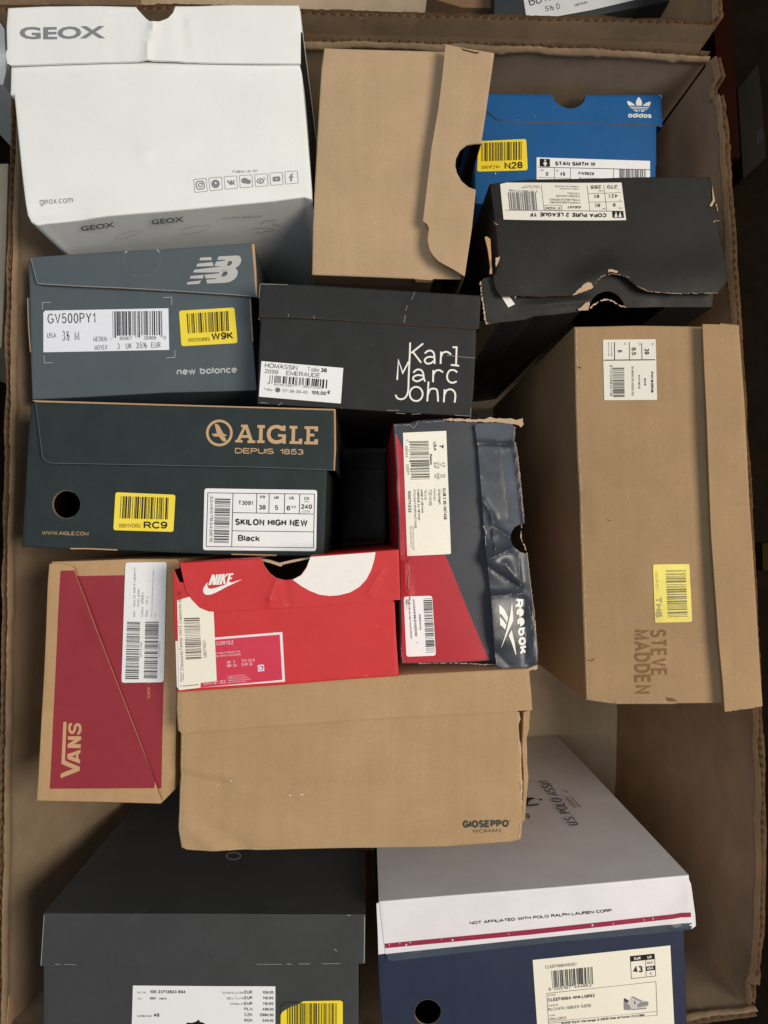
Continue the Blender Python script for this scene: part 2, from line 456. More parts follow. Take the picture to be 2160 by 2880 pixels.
    def frame(s, q, wd):
        return s.line(list(q), wd, closed=True)
    def clusters(s, gap):
        bm = s.bm; isl = []; seen = set()
        for v in bm.verts:
            if v in seen: continue
            st = [v]; seen.add(v); g = []
            while st:
                q = st.pop(); g.append(q)
                for e in q.link_edges:
                    o = e.other_vert(q)
                    if o not in seen: seen.add(o); st.append(o)
            isl.append([min(q.co.x for q in g), min(q.co.y for q in g), max(q.co.x for q in g), max(q.co.y for q in g), g])
        done = False
        while not done:
            done = True; out = []
            for b in isl:
                for c in out:
                    if b[0] - gap < c[2] and b[2] + gap > c[0] and b[1] - gap < c[3] and b[3] + gap > c[1]:
                        c[0] = min(b[0], c[0]); c[1] = min(b[1], c[1]); c[2] = max(b[2], c[2]); c[3] = max(b[3], c[3]); c[4] += b[4]; done = False; break
                else: out.append(b)
            isl = out
        return [c[4] for c in isl]
    def out(s, name, parent, m):
        stuff = 'scuff' in name or name == 'torn_edge'
        if not stuff:
            cl = s.clusters(22)
            if len(cl) > 1:
                for g in cl:
                    a = Art(s.pl, s.off); mp = {v: a.bm.verts.new(v.co) for v in g}
                    for f in {f for v in g for f in v.link_faces}:
                        try: a.bm.faces.new([mp[v] for v in f.verts])
                        except ValueError: pass
                    o = a.out_one(name, parent, m)
                s.bm.free()
                return o
        o = s.out_one(name, parent, m)
        if stuff: o['kind'] = 'stuff'
        return o
    def out_one(s, name, parent, m):
        if s.pl.disp and len(s.bm.verts) < 400: px_grid(s.bm, 7 if s.fine else 14)
        for v in s.bm.verts: v.co = s.pl.at(v.co.x, v.co.y, s.off)
        bmesh.ops.recalc_face_normals(s.bm, faces=s.bm.faces)
        return link(name, s.bm, [m], parent)

def sticker(name, parent, pl, q, m, r=0, off=.0003, label=None):
    o = panel(name, parent, pl, rrect(q, r) if r else q, 'c', [m, m], t=.00022, off=off + .0002, step=24 if pl.disp else 0, smooth=30)
    if label: o['label'] = label
    return o, off + .0004

# ---------------------------------------------------------------- the setting: ground
D_RIM = 0.535
RIM = Pl((0, 0, CAM_Z - D_RIM))
GROUND = mat('dark floor', (24, 17, 11), rough=.9, spec=.05, mottle=.25, fine=.1, big=.2)  # brown darkened further in place of the shade right of the carton
b = bmesh.new()
vs = [b.verts.new(p) for p in ((-3, -3, -.012), (3, -3, -.012), (3, 3, -.012), (-3, 3, -.012))]
b.faces.new(vs)
g = link('ground', b, [GROUND], None); g['kind'] = 'structure'

# ---------------------------------------------------------------- corrugated carton walls
CARTON = kraft('carton board', (208, 184, 154), speck=.2, mottle=.09, big=.10)
CARTON_IN = CARTON
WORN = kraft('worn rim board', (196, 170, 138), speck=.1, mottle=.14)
FLUTE = kraft('carton fluting', (186, 156, 122), speck=0, bump=.3)

def along(pts, step):
    out = []
    for i in range(len(pts) - 1):
        a, c = Vector(pts[i]), Vector(pts[i + 1]); n = max(1, int((c - a).length / step))
        out += [a + (c - a) * k / n for k in range(n)]
    out.append(Vector(pts[-1]))
    return out

def corr_wall(parent, pts, z0, z1, inward, seed, thick=.0038, period=.0066, torn=None, lean=0, lip=.0012, name='wall'):
    """Upright corrugated board along pts (plan): two liners and the fluting between them, open at the rim."""
    P = along(pts, .0018); n = len(P); inw = Vector(inward)
    rnd = random.Random(seed)
    def top(i, k):
        s = i * .0018
        h = z1 + .0020 * noise.noise(Vector((s * 35, seed, k * 3.1))) + .0012 * noise.noise(Vector((s * 260, seed + 5, k)))
        if torn: h += torn(P[i], k)
        return h
    def bulge(i):
        s = i * .0018
        return .0006 * noise.noise(Vector((s * 30, seed * 2.0, 1))) + .0010 * noise.noise(Vector((s * 8, seed * 3.0, 7)))
    b = bmesh.new()
    # inner liner: rim, crushed lip, wall
    zs = (0, .0012, .003, .0062, .0072, .0085, .012, .03, .08, .16)
    rows = []
    for i, p in enumerate(P):
        t = top(i, 0); s = i * .0018; col = []
        lipw = 1 + .5 * noise.noise(Vector((s * 22, seed * 1.7, 3)))
        for j, dz in enumerate(zs):
            q = (lip * lipw if 2 <= j <= 3 else (lip * .45 if j == 1 or j == 4 else 0)) + .0004 * noise.noise(Vector((s * 90, dz * 300, seed)))
            if j >= 6: q += .003 * noise.noise(Vector((s * 7, dz * 12, seed + 2))) * min(1, dz / .08)
            v = p + inw * (q + bulge(i) + lean * dz / (z1 - z0))
            col.append(b.verts.new((v.x, v.y, t - dz * (lipw if j < 6 else 1))))
        col.append(b.verts.new((p.x + inw.x * lean, p.y + inw.y * lean, z0)))
        rows.append(col)
    for i in range(n - 1):
        for j in range(len(rows[0]) - 1):
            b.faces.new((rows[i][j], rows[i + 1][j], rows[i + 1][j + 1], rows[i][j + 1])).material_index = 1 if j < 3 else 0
    # outer liner
    o = []
    for i, p in enumerate(P):
        v = p - inw * (thick - bulge(i)); t = top(i, 1) - .0006
        o.append((b.verts.new((v.x, v.y, t)), b.verts.new((v.x, v.y, t - .02)), b.verts.new((p.x - inw.x * thick, p.y - inw.y * thick, z0))))
    for i in range(n - 1):
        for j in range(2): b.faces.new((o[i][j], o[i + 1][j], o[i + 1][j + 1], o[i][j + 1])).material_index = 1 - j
    bmesh.ops.solidify(b, geom=b.faces[:], thickness=.0005)
    bmesh.ops.recalc_face_normals(b, faces=b.faces)
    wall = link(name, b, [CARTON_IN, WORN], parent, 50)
    # fluting
    F = along(pts, .0009); b = bmesh.new(); pr = None; ph = 0
    for i, p in enumerate(F):
        s = i * .0009; ph += .0009 / (period * (1 + .25 * noise.noise(Vector((s * 25, seed, 9)))))
        a = -thick * .5 + (thick * .5 - .0003) * math.sin(ph * 2 * math.pi) * max(.25, min(1, .75 + .9 * noise.noise(Vector((s * 18, seed, 13)))))
        k = min(n - 1, int(i / 2))
        v = p + inw * (a + bulge(k)); t = (top(k, 0) + top(k, 1)) / 2 - .0011 + .0008 * noise.noise(Vector((s * 200, seed, 4)))
        c = (b.verts.new((v.x, v.y, t)), b.verts.new((v.x, v.y, t - .012)))
        if pr: b.faces.new((pr[0], c[0], c[1], pr[1]))
        pr = c
    bmesh.ops.solidify(b, geom=b.faces[:], thickness=.0003)
    link('fluting', b, [FLUTE], wall)
    return wall

def plan(*px, d=D_RIM):
    pl = face(d)
    return [tuple(pl.at(*p).xy) for p in px]

carton = thing('cardboard_carton', (0, 0, 0), 'large open corrugated cardboard carton holding the whole pile of shoe boxes, with frayed rim', 'carton')
LEFT = plan((52, 120), (40, 500), (33, 900), (24, 1400), (16, 2000), (7, 2500), (2, 2905))
RIGHT = plan((1999, 168), (2030, 300), (2046, 500), (2066, 800), (2091, 1200), (2118, 1700), (2143, 2300), (2138, 2600), (2117, 2838))
TOP = plan((45, 112), (600, 112), (850, 116), (1200, 120), (1500, 130), (1800, 146), (1999, 158))
BOTTOM = plan((0, 2905), (600, 2925), (1200, 2915), (1700, 2885), (1930, 2872), (2132, 2844))
ZR = CAM_Z - D_RIM
def torn_right(p, k):
    x, y = proj((p.x, p.y, ZR))
    return (.007 if 170 < y < 235 else 0) - (.006 if 235 < y < 262 else 0) - (.004 if y > 2780 else 0) + (.003 * noise.noise(Vector((y * .03, k, 0))) if 150 < y < 560 or y > 2700 else 0)
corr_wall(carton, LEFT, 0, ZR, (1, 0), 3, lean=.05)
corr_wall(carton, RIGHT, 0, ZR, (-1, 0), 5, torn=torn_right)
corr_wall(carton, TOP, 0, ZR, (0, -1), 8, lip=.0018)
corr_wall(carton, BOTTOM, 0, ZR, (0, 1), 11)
b = bmesh.new()
ring_ = [Vector((x, y, .001)) for x, y in (LEFT[::-1] + TOP + RIGHT + BOTTOM[::-1])]
b.faces.new([b.verts.new(v) for v in ring_])
bmesh.ops.recalc_face_normals(b, faces=b.faces)
if b.faces[:][0].normal.z < 0: bmesh.ops.reverse_faces(b, faces=b.faces[:])
link('base_panel', b, [CARTON_IN], carton)
# short crease tear in the wall, bottom left corner: a gaping slit with a raised lip
lw = wallplane((LEFT[-2][0] + .0016, LEFT[-2][1], 0), (LEFT[-1][0] + .0016, LEFT[-1][1], 0))
panel('torn_strip', carton, lw.up(.0015, None), [(20, 2880), (26, 2800), (48, 2832), (90, 2775), (40, 2850), (34, 2880)], 'c', [RAW(), RAW()], t=.0004, step=0)

# ---------------------------------------------------------------- neighbours outside the carton
d_n = .512
nb_c = thing('cardboard_carton', (0, .75, 0), 'second open carton standing behind the top edge of the main carton', 'carton')
NW = plan((-20, 14), (600, 12), (1000, 30), (1500, 42), (2012, 58), d=d_n)
corr_wall(nb_c, NW, 0, CAM_Z - d_n, (0, 1), 21, lip=.0006, thick=.0034)
NR = [NW[-1], (NW[-1][0] + .008, NW[-1][1] + .5)]
corr_wall(nb_c, NR, 0, CAM_Z - d_n + .004, (-1, 0), 22, torn=lambda p, k: .004 * noise.noise(Vector((p.y * 60, k, 0))))
NLf = [NW[0], (NW[0][0], NW[0][1] + .5)]
corr_wall(nb_c, NLf, 0, CAM_Z - d_n, (1, 0), 23)
b = bmesh.new(); b.faces.new([b.verts.new(v) for v in ((NW[0][0], NW[0][1], .001), (NW[-1][0], NW[-1][1], .001), (NR[1][0], NR[1][1], .001), (NLf[1][0], NLf[1][1], .001))])
link('base_panel', b, [CARTON_IN], nb_c)
# outer face of that wall seen above the rim: its outward fold
def box(label, c, d, group='shoe boxes standing in the main carton', name='shoe_box', cat='shoe box'):
    p = face(d).at(*c)
    return thing(name, (p.x, p.y, .002), label, cat, group)

NEI = 'boxes around the main carton'
t = box('brown box seen above the rim in the carton behind, left of the dark box', (1290, -60), .60, NEI)
pl = face(.60)
panel('body', t, pl, [(1225, -200), (1385, -200), (1378, 20), (1300, 18), (1225, -4)], 'f', [kraft('brown box dark', (120, 96, 70)), RAW()], depth=.23, step=0)
t = box('dark grey box with a white size label in the carton behind', (1600, -60), .585, NEI)
pl = face(.585, .06, .05, (1600, 0))
panel('body', t, pl, [(1400, -260), (2010, -260), (1890, 0), (1560, 62), (1392, 60)], 'f', [mat('slate dark box', (44, 50, 52)), RAW()], depth=.24, step=0)
lab, o_ = sticker('label_sticker', t, pl, [(1466, -40), (1820, -80), (1840, -12), (1660, 30), (1482, 62)], mat('label dull', (205, 205, 205)))
a = Art(pl, o_)
a.text('BB100', (1490, 18), (1570, -4), 24).text('5½', (1534, 34), (1558, 29), 14).text('D', (1566, 28), (1575, 26), 16).text('MEDIUM', (1616, 20), (1652, 11), 7).out('printed_text', lab, INK())

WHITE = mat('white coated card', (236, 236, 232), rough=.5, mottle=.02, fine=.02, bump=.12, big=.02)
t = box('white box standing against the left side of the main carton near its top corner', (-60, 140), .56, NEI)
panel('body', t, face(.565, -.3, 0, (0, 150)), [(-160, 40), (0, 40), (8, 52), (14, 200), (6, 236), (-160, 200)], 'f', [WHITE, WHITE], depth=.27, step=0)
t = box('flat beige box standing against the left side of the main carton', (-60, 700), .57, NEI)
panel('body', t, face(.57), [(-200, 470), (20, 462), (14, 700), (2, 975), (-200, 985)], 'f', [mat('beige box', (172, 160, 138), rough=.7), RAW()], depth=.26, step=0)
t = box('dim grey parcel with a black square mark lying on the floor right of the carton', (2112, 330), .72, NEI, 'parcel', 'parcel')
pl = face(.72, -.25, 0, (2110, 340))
panel('body', t, pl, [(2076, 250), (2132, 180), (2154, 440), (2092, 500)], 'f', [mat('grey parcel', (34, 30, 26), rough=.9, spec=.05), RAW()], depth=.11, step=0)  # grey darkened in colour for the dim light out here
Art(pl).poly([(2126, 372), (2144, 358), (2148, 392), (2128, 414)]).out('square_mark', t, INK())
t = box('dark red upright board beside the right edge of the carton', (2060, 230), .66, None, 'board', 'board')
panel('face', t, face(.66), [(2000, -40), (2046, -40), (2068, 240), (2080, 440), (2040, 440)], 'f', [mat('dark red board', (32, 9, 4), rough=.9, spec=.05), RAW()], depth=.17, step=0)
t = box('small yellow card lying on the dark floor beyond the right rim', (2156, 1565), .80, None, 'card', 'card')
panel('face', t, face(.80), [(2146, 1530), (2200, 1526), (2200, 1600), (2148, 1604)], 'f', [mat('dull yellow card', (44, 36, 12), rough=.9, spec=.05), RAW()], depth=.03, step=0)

# ---------------------------------------------------------------- shared papers
PAPER = mat('label paper', (238, 238, 238), rough=.55, mottle=.015, fine=.015, bump=.08)
CREAM = mat('cream label paper', (238, 232, 214), rough=.55, mottle=.02, fine=.015, bump=.08)
YELLOW = mat('yellow sticker', (246, 220, 56), rough=.45, mottle=.03, fine=.02, bump=.08)
SCUFF = mat('scuffed paper', (150, 148, 142), rough=.9, mottle=.3)
BLACKIN = kraft('board inside', (70, 54, 40))

def lot_sticker(t, pl, q, barq, big, big_p, h, small, small_p, hs, seed, r=7, ink=None, off=.0003):
    s, o = sticker('yellow_sticker', t, pl, q, YELLOW, r, off=off)
    Art(pl, o).bars(barq, 26, seed).out('barcode', s, ink or INK())
    Art(pl, o).text(big, *big_p, h, bold=.02).text(small, *small_p, hs).out('printed_text', s, ink or INK())
    return s, o

def scuffs(t, pl, m, lines, wd, off=.0003, col=None, name='scuff_mark'):
    a = Art(pl, off, m)
    for ln in lines: a.line(ln, wd)
    a.out(name, t, col or SCUFF)

# ================================================================ white box, top left
zA = Zm(0, 0, .6027)
t = box('big white shoe box with grey lettering on its notched lid', (450, 330), .48)
dA = addf(waves(1, .0009, 210), crease((410, 430), (415, 435), .0011, 14), crease((560, 500), (880, 560), .0008, 30), crease((98, 600), (230, 610), -.0012, 22))
plA = face(.482, .01, -.02, (450, 330), dA)
body = panel('body', t, plA, zA((60, 290), (58, 330), (55, 432), (72, 434), (88, 600), (110, 820), (126, 950), (134, 1000), (150, 1030), (175, 1043), (210, 1036), (500, 1000), (900, 966), (1270, 932), (1420, 914), (1447, 922), (1446, 880), (1420, 560), (1400, 340), (1388, 290)),
             'f', [WHITE, WHITE], rad=.0012)
dL = addf(waves(2, .0009, 150), crease((434, 65), (412, 172), .0022, 10), crease((476, 50), (488, 172), .0008, 60), crease((508, 50), (530, 174), -.0010, 12), crease((530, 60), (540, 175), .0008, 9), crease((320, 60), (322, 170), -.0006, 8))
plAl = face(.4785, .012, -.02, (450, 100), dL)
lid = panel('lid', t, plAl, zA((42, 42), (200, 34), (450, 32), (636, 36), (655, 58), (680, 86), (705, 106), (720, 112), (745, 104), (785, 88), (808, 62), (818, 34), (1000, 30), (1250, 27), (1388, 28), (1394, 50), (1403, 150), (1403, 296), (1250, 296), (1050, 293), (890, 291), (700, 284), (560, 288), (300, 295), (130, 302), (50, 306), (40, 300), (32, 260), (34, 240), (40, 236), (36, 130)),
            'fffccccccccfffffffccccccccccfff'[:0] + 'fffccccccccfffffccccccccccffff', [WHITE, WHITE], rad=.0011)
GREYP = mat('grey print', (132, 134, 138), mottle=.03, fine=0, bump=0)
Art(plAl, .0003, zA).text('GEOX', (92, 180), (492, 178), 52, bold=.03, font='b').out('lettering', lid, GREYP)
a = Art(plA, .0003, zA).text('geox.com', (186, 955), (341, 945), 29).text('Follow us on', (1088, 811), (1200, 803), 15).out('lettering', body, GREYP)
zI = Zm(530, 470, .19289)
a = Art(plA, .0003, zI)
for cx, cy in ((180, 275), (402, 254), (622, 234), (843, 214), (1066, 195), (1285, 174), (1504, 153)):
    a.frame(rrect([(cx - 99, cy - 85), (cx + 84, cy - 99), (cx + 99, cy + 82), (cx - 84, cy + 98)], 14), 6)
a.frame(rrect([(112, 222), (228, 212), (242, 320), (126, 332)], 40), 14).ring(178, 271, 26, 13).disc(208, 243, 9)
a.poly(circ(400, 254, 60), circ(402, 244, 16)).poly([(560, 208), (590, 206), (618, 244), (610, 206), (640, 203), (644, 236), (664, 202), (690, 200), (662, 234), (690, 262), (656, 266), (644, 248), (640, 268), (612, 268)])
a.poly(circ(824, 206, 50, ry=42)).poly(circ(876, 222, 38, ry=34)).ring(1052, 208, 46, 16, ry=34).disc(1050, 210, 16)
a.curve([(1085, 160), (1110, 160), (1118, 186)], 9).poly(rrect([(1226, 142), (1336, 134), (1342, 206), (1232, 214)], 18), [(1275, 158), (1275, 192), (1304, 174)])
a.poly([(1486, 210), (1484, 156), (1470, 156), (1470, 138), (1484, 137), (1484, 115), (1500, 98), (1528, 95), (1529, 112), (1512, 115), (1507, 122), (1508, 136), (1532, 134), (1530, 152), (1508, 154), (1510, 208)])
a.out('icon_print', body, GREYP)
# print on the underside
e0 = plA.at(98, 628); e1 = plA.at(878, 556)
under = wallplane((e0.x, e0.y, 0), (e1.x, e1.y, 0)).up(.0014)
zG = Zm(200, 590, .42194)
a = Art(under, .0006, zG).text('GEOX', (66, 136), (290, 108), 30, bold=.03, font='b').text('GEOX', (536, 92), (752, 72), 30, bold=.03, font='b').text('AMPHIBIOX', (1004, 60), (1275, 44), 14)
a.out('lettering', body, mat('underside print', (112, 114, 118), bump=0))
a = Art(under, .0006, zG).curve([(290, 180), (360, 150), (440, 128), (460, 140), (400, 170), (300, 192)], 2.5).curve([(736, 130), (800, 110), (910, 96), (915, 118), (860, 140), (740, 160)], 2.5)
a.curve([(1260, 100), (1290, 70), (1360, 66), (1340, 90), (1400, 100)], 4).curve([(1210, 124), (1300, 116), (1350, 130), (1230, 150)], 4).curve([(1266, 210), (1290, 186), (1330, 190), (1350, 214)], 2.5)
a.out('shoe_drawing', body, mat('underside faint print', (172, 173, 176), bump=0))

# ================================================================ plain kraft box with the open flap
zB = Zm(840, 80, .3737)
KR1 = kraft('kraft card', (180, 152, 120))
t = box('plain brown kraft shoe box with a loose end flap and a half-round finger hole', (1100, 460), .486)
plB = face(.486, .0, -.01, (1100, 460), waves(3, .0006))
body = panel('body', t, plB, zB((200, 152), (600, 168), (1100, 186), (1340, 196), (1330, 850), (1262, 872), (1204, 920), (1166, 1000), (1180, 1090), (1220, 1150), (1290, 1210), (1222, 1888), (1010, 1884), (870, 1872), (400, 1852), (110, 1842), (116, 1480), (136, 1100), (152, 780), (180, 300)), 'fffcccccccccffffffff'[:12] + 'ffffffff', [KR1, BLACKIN, BLACKIN], rad=.0009)
body_plain = body
e0 = plB.at(881, 768); e1 = plB.at(1296, 786)
und = wallplane((e0.x, e0.y, 0), (e1.x, e1.y, 0)).up(.0010)
panel('locking_tab', t, und, zB((872, 1876), (1010, 1886), (1006, 1906), (884, 1900)), 'c', [KR1, RAW()], t=.0006, step=0, off=.0008)
Art(und, .0011, zB).poly([(1000, 1884), (1020, 1886), (1016, 1910), (1002, 1904)]).out('tab_slot', t, BLACKIN)
# the flap is hinged along its right edge and stands clear of the box on its left
plBf = face(.4745, -.10, 0, (1260, 400), waves(4, .0008))
flap = panel('end_flap', t, plBf, zB((1106, 122), (1250, 150), (1465, 184), (1400, 640), (1366, 866), (1322, 868), (1262, 878), (1214, 916), (1184, 976), (1178, 1034), (1192, 1090), (1226, 1150), (1276, 1194), (1326, 1212), (1296, 1500), (1242, 1862), (1180, 1822), (1052, 1752), (1010, 1706), (985, 1662), (971, 1596), (974, 1550), (982, 1508), (968, 1472), (936, 1450), (1000, 900), (1052, 600), (1082, 360)),
             'ccffcccccccccffccccccccccccc', [KR1, RAW(), KR1], depth=.30, t=.0012)
Art(plBf, .0004, zB).poly([(1222, 148), (1240, 158), (1332, 180), (1358, 178), (1350, 190), (1328, 190), (1236, 166)]).out('tab_slot', flap, BLACKIN)

# ================================================================ blue box, top right
zC = Zm(1300, 220, .5184)
BLUE = mat('blue card', (18, 86, 144), rough=.5, mottle=.04, fine=.03, bump=.1, wear=.10)
WPR = mat('white print', (226, 224, 216), mottle=.04, fine=0, bump=0)
t = box('bright blue shoe box with a white three-leaf emblem on its lid, top right', (1600, 400), .585)
plC = face(.585, 0, 0, (1600, 400), waves(5, .0005))
body = panel('body', t, plC, zC((70, 170), (1048, 190), (1050, 262), (1046, 500), (1044, 690), (76, 676)), 'cfffff', [BLUE, RAW(), BLUE], depth=.58)
plCl = plC.up(.0016)
lid = panel('lid', t, plCl, zC((70, 88), (487, 91), (494, 112), (512, 134), (540, 152), (572, 163), (606, 163), (640, 148), (662, 124), (672, 94), (1076, 94), (1083, 262), (1048, 254), (800, 244), (500, 236), (220, 231), (190, 222), (164, 204), (140, 182), (70, 150)),
            'fccccccccffccccccccc', [BLUE, RAW(), BLUE], depth=.58)
zD = Zm(1740, 260, .07836)
a = Art(plCl, .0003, zD).poly([(705, 180), (665, 240), (625, 320), (606, 400), (618, 450), (630, 490), (815, 490), (832, 440), (828, 370), (800, 290), (755, 220)])
a.poly([(300, 322), (360, 328), (440, 368), (530, 430), (580, 470), (575, 482), (360, 490), (320, 430), (300, 370)]).poly([(1135, 345), (1060, 356), (960, 400), (890, 450), (862, 492), (1090, 510), (1120, 450), (1138, 390)])
a.poly([(372, 522), (1080, 545), (1062, 574), (392, 550)]).poly([(430, 582), (1040, 604), (1005, 630), (470, 606)]).poly([(510, 644), (680, 652), (664, 706), (590, 690)]).poly([(700, 654), (768, 656), (738, 710)]).poly([(790, 656), (950, 660), (880, 700), (800, 708)])
a.text('adidas', (326, 914), (1168, 932), 175, bold=.03, geo=True).out('emblem_print', lid, WPR)
lot_sticker(t, plC, zC((88, 343), (347, 330), (355, 500), (80, 508)), zC((103, 352), (322, 345), (322, 444), (103, 453)), 'N28', zC((230, 495), (328, 490)), 19, '0001P21M', zC((105, 494), (201, 490)), 9, 4)
lab, o = sticker('label_sticker', t, plC, zC((403, 430), (1018, 450), (1018, 660), (403, 645)), PAPER)
a = Art(plC, o, zC).poly([(420, 438), (475, 440), (475, 482), (420, 480)]).line([(412, 484), (1018, 498)], 3).line([(500, 487), (498, 640)], 2).line([(587, 489), (585, 640)], 2).line([(820, 494), (818, 640)], 2).line([(412, 540), (587, 545)], 2)
a.text('STAN SMITH W', (503, 475), (722, 479), 22, bold=.03).text('6', (453, 532), (467, 532), 22, bold=.02).text('4½', (530, 531), (558, 532), 22, bold=.02).text('FW9929', (630, 526), (714, 529), 17, bold=.02).text('US', (424, 504), (440, 505), 9).text('UK', (508, 507), (522, 507), 9).text('CBLACK/FTWWHT', (630, 552), (740, 555), 12)
a.out('printed_text', lab, INK())
Art(plC, o, zC).bars([(852, 494), (995, 498), (995, 600), (852, 596)], 24, 7).out('barcode', lab, mat('grey ink', (96, 96, 96), bump=0))
Art(plC, o + .0002, zC).disc(449, 448, 5).poly([(442, 456), (456, 456), (460, 470), (454, 470), (453, 480), (445, 480), (444, 470), (438, 470)]).out('figure_icon', lab, WPR)
panel('side_tab', t, plC.up(-.002), zC((1040, 285), (1051, 290), (1053, 468), (1044, 472)), 'c', [BLUE, RAW()], step=0)
scuffs(t, plCl, zC, [[(392, 206), (396, 210)], [(300, 226), (304, 227)], [(1066, 96), (1078, 96), (1080, 112)]], 4, .0003)
scuffs(t, plC, zC, [[(180, 512), (181, 522)]], 4, .0003, WPR)

# ================================================================ torn black box, right
BLK = mat('black coated card', (34, 33, 31), rough=.55, spec=.22, speck=.035, mottle=.10, fine=.05, bump=.12, wear=.05)
BLK2 = mat('black card side', (34, 34, 34), rough=.55, mottle=.1, wear=.1)
t = box('battered black shoe box lying upside down, its corners torn', (1700, 670), .50)
dF = addf(waves(7, .0009, 200), crease((1640, 800), (1709, 769), .003, 40), crease((1800, 800), (2000, 780), .0012, 60), crease((1400, 640), (1440, 800), .0008, 50))
plF = face(.50, .0, .0, (1700, 670), dF)
body = panel('body', t, plF, *rough(zC((155, 577), (200, 570), (300, 559), (400, 551), (600, 548), (900, 543), (1200, 540), (1340, 541), (1350, 580), (1362, 650), (1372, 690), (1384, 730), (1388, 790), (1396, 880), (1414, 944), (1424, 1000), (1438, 1088), (1432, 1104), (1408, 1140), (1384, 1164), (1270, 1166), (1150, 1169), (1060, 1166), (1000, 1158), (960, 1142), (925, 1112), (890, 1082), (840, 1064), (806, 1056), (788, 1062), (770, 1076), (744, 1086), (724, 1106), (706, 1124), (690, 1140), (650, 1160), (600, 1178), (500, 1180), (400, 1183), (290, 1180), (212, 1183), (200, 1172), (186, 1146), (174, 1110), (170, 1076), (184, 1064), (200, 1000), (200, 980), (192, 900), (184, 800), (178, 760), (166, 660)),
             'f' * 16 + 'c' * 28 + 'fffffff', 1.3, 8, 3), [BLK, kraft('dark board edge', (112, 92, 72)), BLK2], depth=.35, t=.0016)
# the lid shows below the front, set back and open at its finger hole
plFl = face(.5075, .02, -.10, (1650, 860), addf(waves(8, .0010, 120), crease((1480, 862), (1650, 846), .001, 10)))
lid = panel('lid', t, plFl, zC((106, 1098), (116, 1085), (170, 1075), (400, 1070), (800, 1040), (1300, 1080), (1360, 1160), (1356, 1238), (1100, 1238), (890, 1243), (876, 1212), (856, 1184), (830, 1164), (796, 1153), (768, 1156), (738, 1168), (712, 1190), (694, 1216), (688, 1240), (676, 1254), (640, 1262), (500, 1280), (390, 1287), (340, 1306), (200, 1322), (150, 1334), (130, 1334), (118, 1270), (106, 1180)),
            'ccccccffccccccccccccffffcccc', [BLK, RAW(), BLK2], depth=.34, t=.0018)
zT = Zm(1340, 620, .217)
panel('side_flap', t, plF.up(-.003, None), zT((110, 215), (130, 205), (180, 240), (200, 600), (205, 690), (170, 690), (180, 600), (150, 380), (120, 260)), 'c', [RAW(), RAW()], step=0)
panel('torn_board', t, plF.up(.0012), *rough(zT((1240, 972), (1330, 890), (1400, 830), (1440, 815), (1480, 830), (1505, 875), (1490, 890), (1400, 925), (1300, 962)), 'c', 1.4, 5), [kraft('torn board', (186, 160, 132), speck=.1), RAW()], t=.0008, step=14)
panel('torn_board', t, plFl.up(.0016), *rough(zT((1310, 1150), (1350, 1130), (1380, 1100), (1410, 1070), (1455, 1055), (1465, 1085), (1450, 1165), (1330, 1172)), 'c', 1.4, 5), [kraft('torn board', (186, 160, 132)), RAW()], t=.0008, step=14)
panel('torn_board', t, plF.up(.0008), *rough(zT((248, 485), (275, 490), (300, 470), (285, 540), (250, 610)), 'c', 1.4, 5), [kraft('torn board', (186, 160, 132)), RAW()], t=.0008, step=14)
Art(plF, .0010, zC).poly([(1352, 582), (1362, 640), (1368, 668), (1350, 700), (1338, 696), (1356, 664)]).tear([(1376, 684), (1382, 722)], 4).tear([(1360, 784), (1374, 774), (1390, 774)], 5).poly([(782, 1048), (800, 1046), (838, 1056), (830, 1066), (796, 1060), (784, 1064)]).tear([(168, 784), (176, 796), (192, 800)], 3).tear([(700, 1142), (744, 1086), (800, 1070), (900, 1084)], 2).tear([(940, 1134), (1000, 1162), (1160, 1174), (1384, 1168)], 2.2).out('torn_edge', t, kraft('torn board', (186, 160, 132)))
Art(plFl, .0006, zT).tear([(50, 790), (62, 930), (90, 1100), (110, 1290), (130, 1350)], 18).tear([(118, 1340), (158, 1332)], 16).tear([(1460, 1140), (1540, 1085), (1620, 1040), (1700, 1030), (1760, 1050), (1850, 1110), (1935, 1130)], 15).out('torn_edge', lid, kraft('torn board', (186, 160, 132)))
Art(plFl, .0006, zC).poly([(208, 1180), (252, 1180), (286, 1226), (250, 1244)]).poly([(276, 1180), (300, 1180), (288, 1196)]).out('stripe_print', lid, WPR)
lab, o = sticker('label_sticker', t, plF, zC((205, 576), (240, 568), (862, 569), (888, 772), (500, 775), (222, 772)), mat('warm label paper', (226, 222, 210), rough=.55, mottle=.02), off=.0006)
zP = Zm(1390, 500, .22905)
a = Art(plF, o, zP).line([(132, 408), (1575, 416)], 5).line([(575, 95), (608, 412)], 4).line([(1138, 95), (1172, 414)], 4).line([(1342, 92), (1380, 414)], 4).line([(1145, 198), (1556, 190)], 4).line([(1158, 304), (1570, 300)], 4)
a.text('COPA PURE 2 LEAGUE TF', (1375, 440), (430, 435), 50, bold=.03).text('270', (1508, 96), (1382, 96), 42, bold=.02).text('265', (1310, 96), (1180, 98), 42, bold=.02).text('42', (1510, 208), (1436, 208), 42, bold=.02).text('8', (1288, 212), (1254, 212), 40, bold=.02).text('9', (1488, 318), (1454, 318), 42, bold=.02).text('8', (1300, 322), (1262, 322), 40, bold=.02)
a.text('½', (1420, 208), (1402, 208), 46).text('½', (1244, 212), (1224, 212), 46).text('½', (1254, 322), (1234, 322), 46)
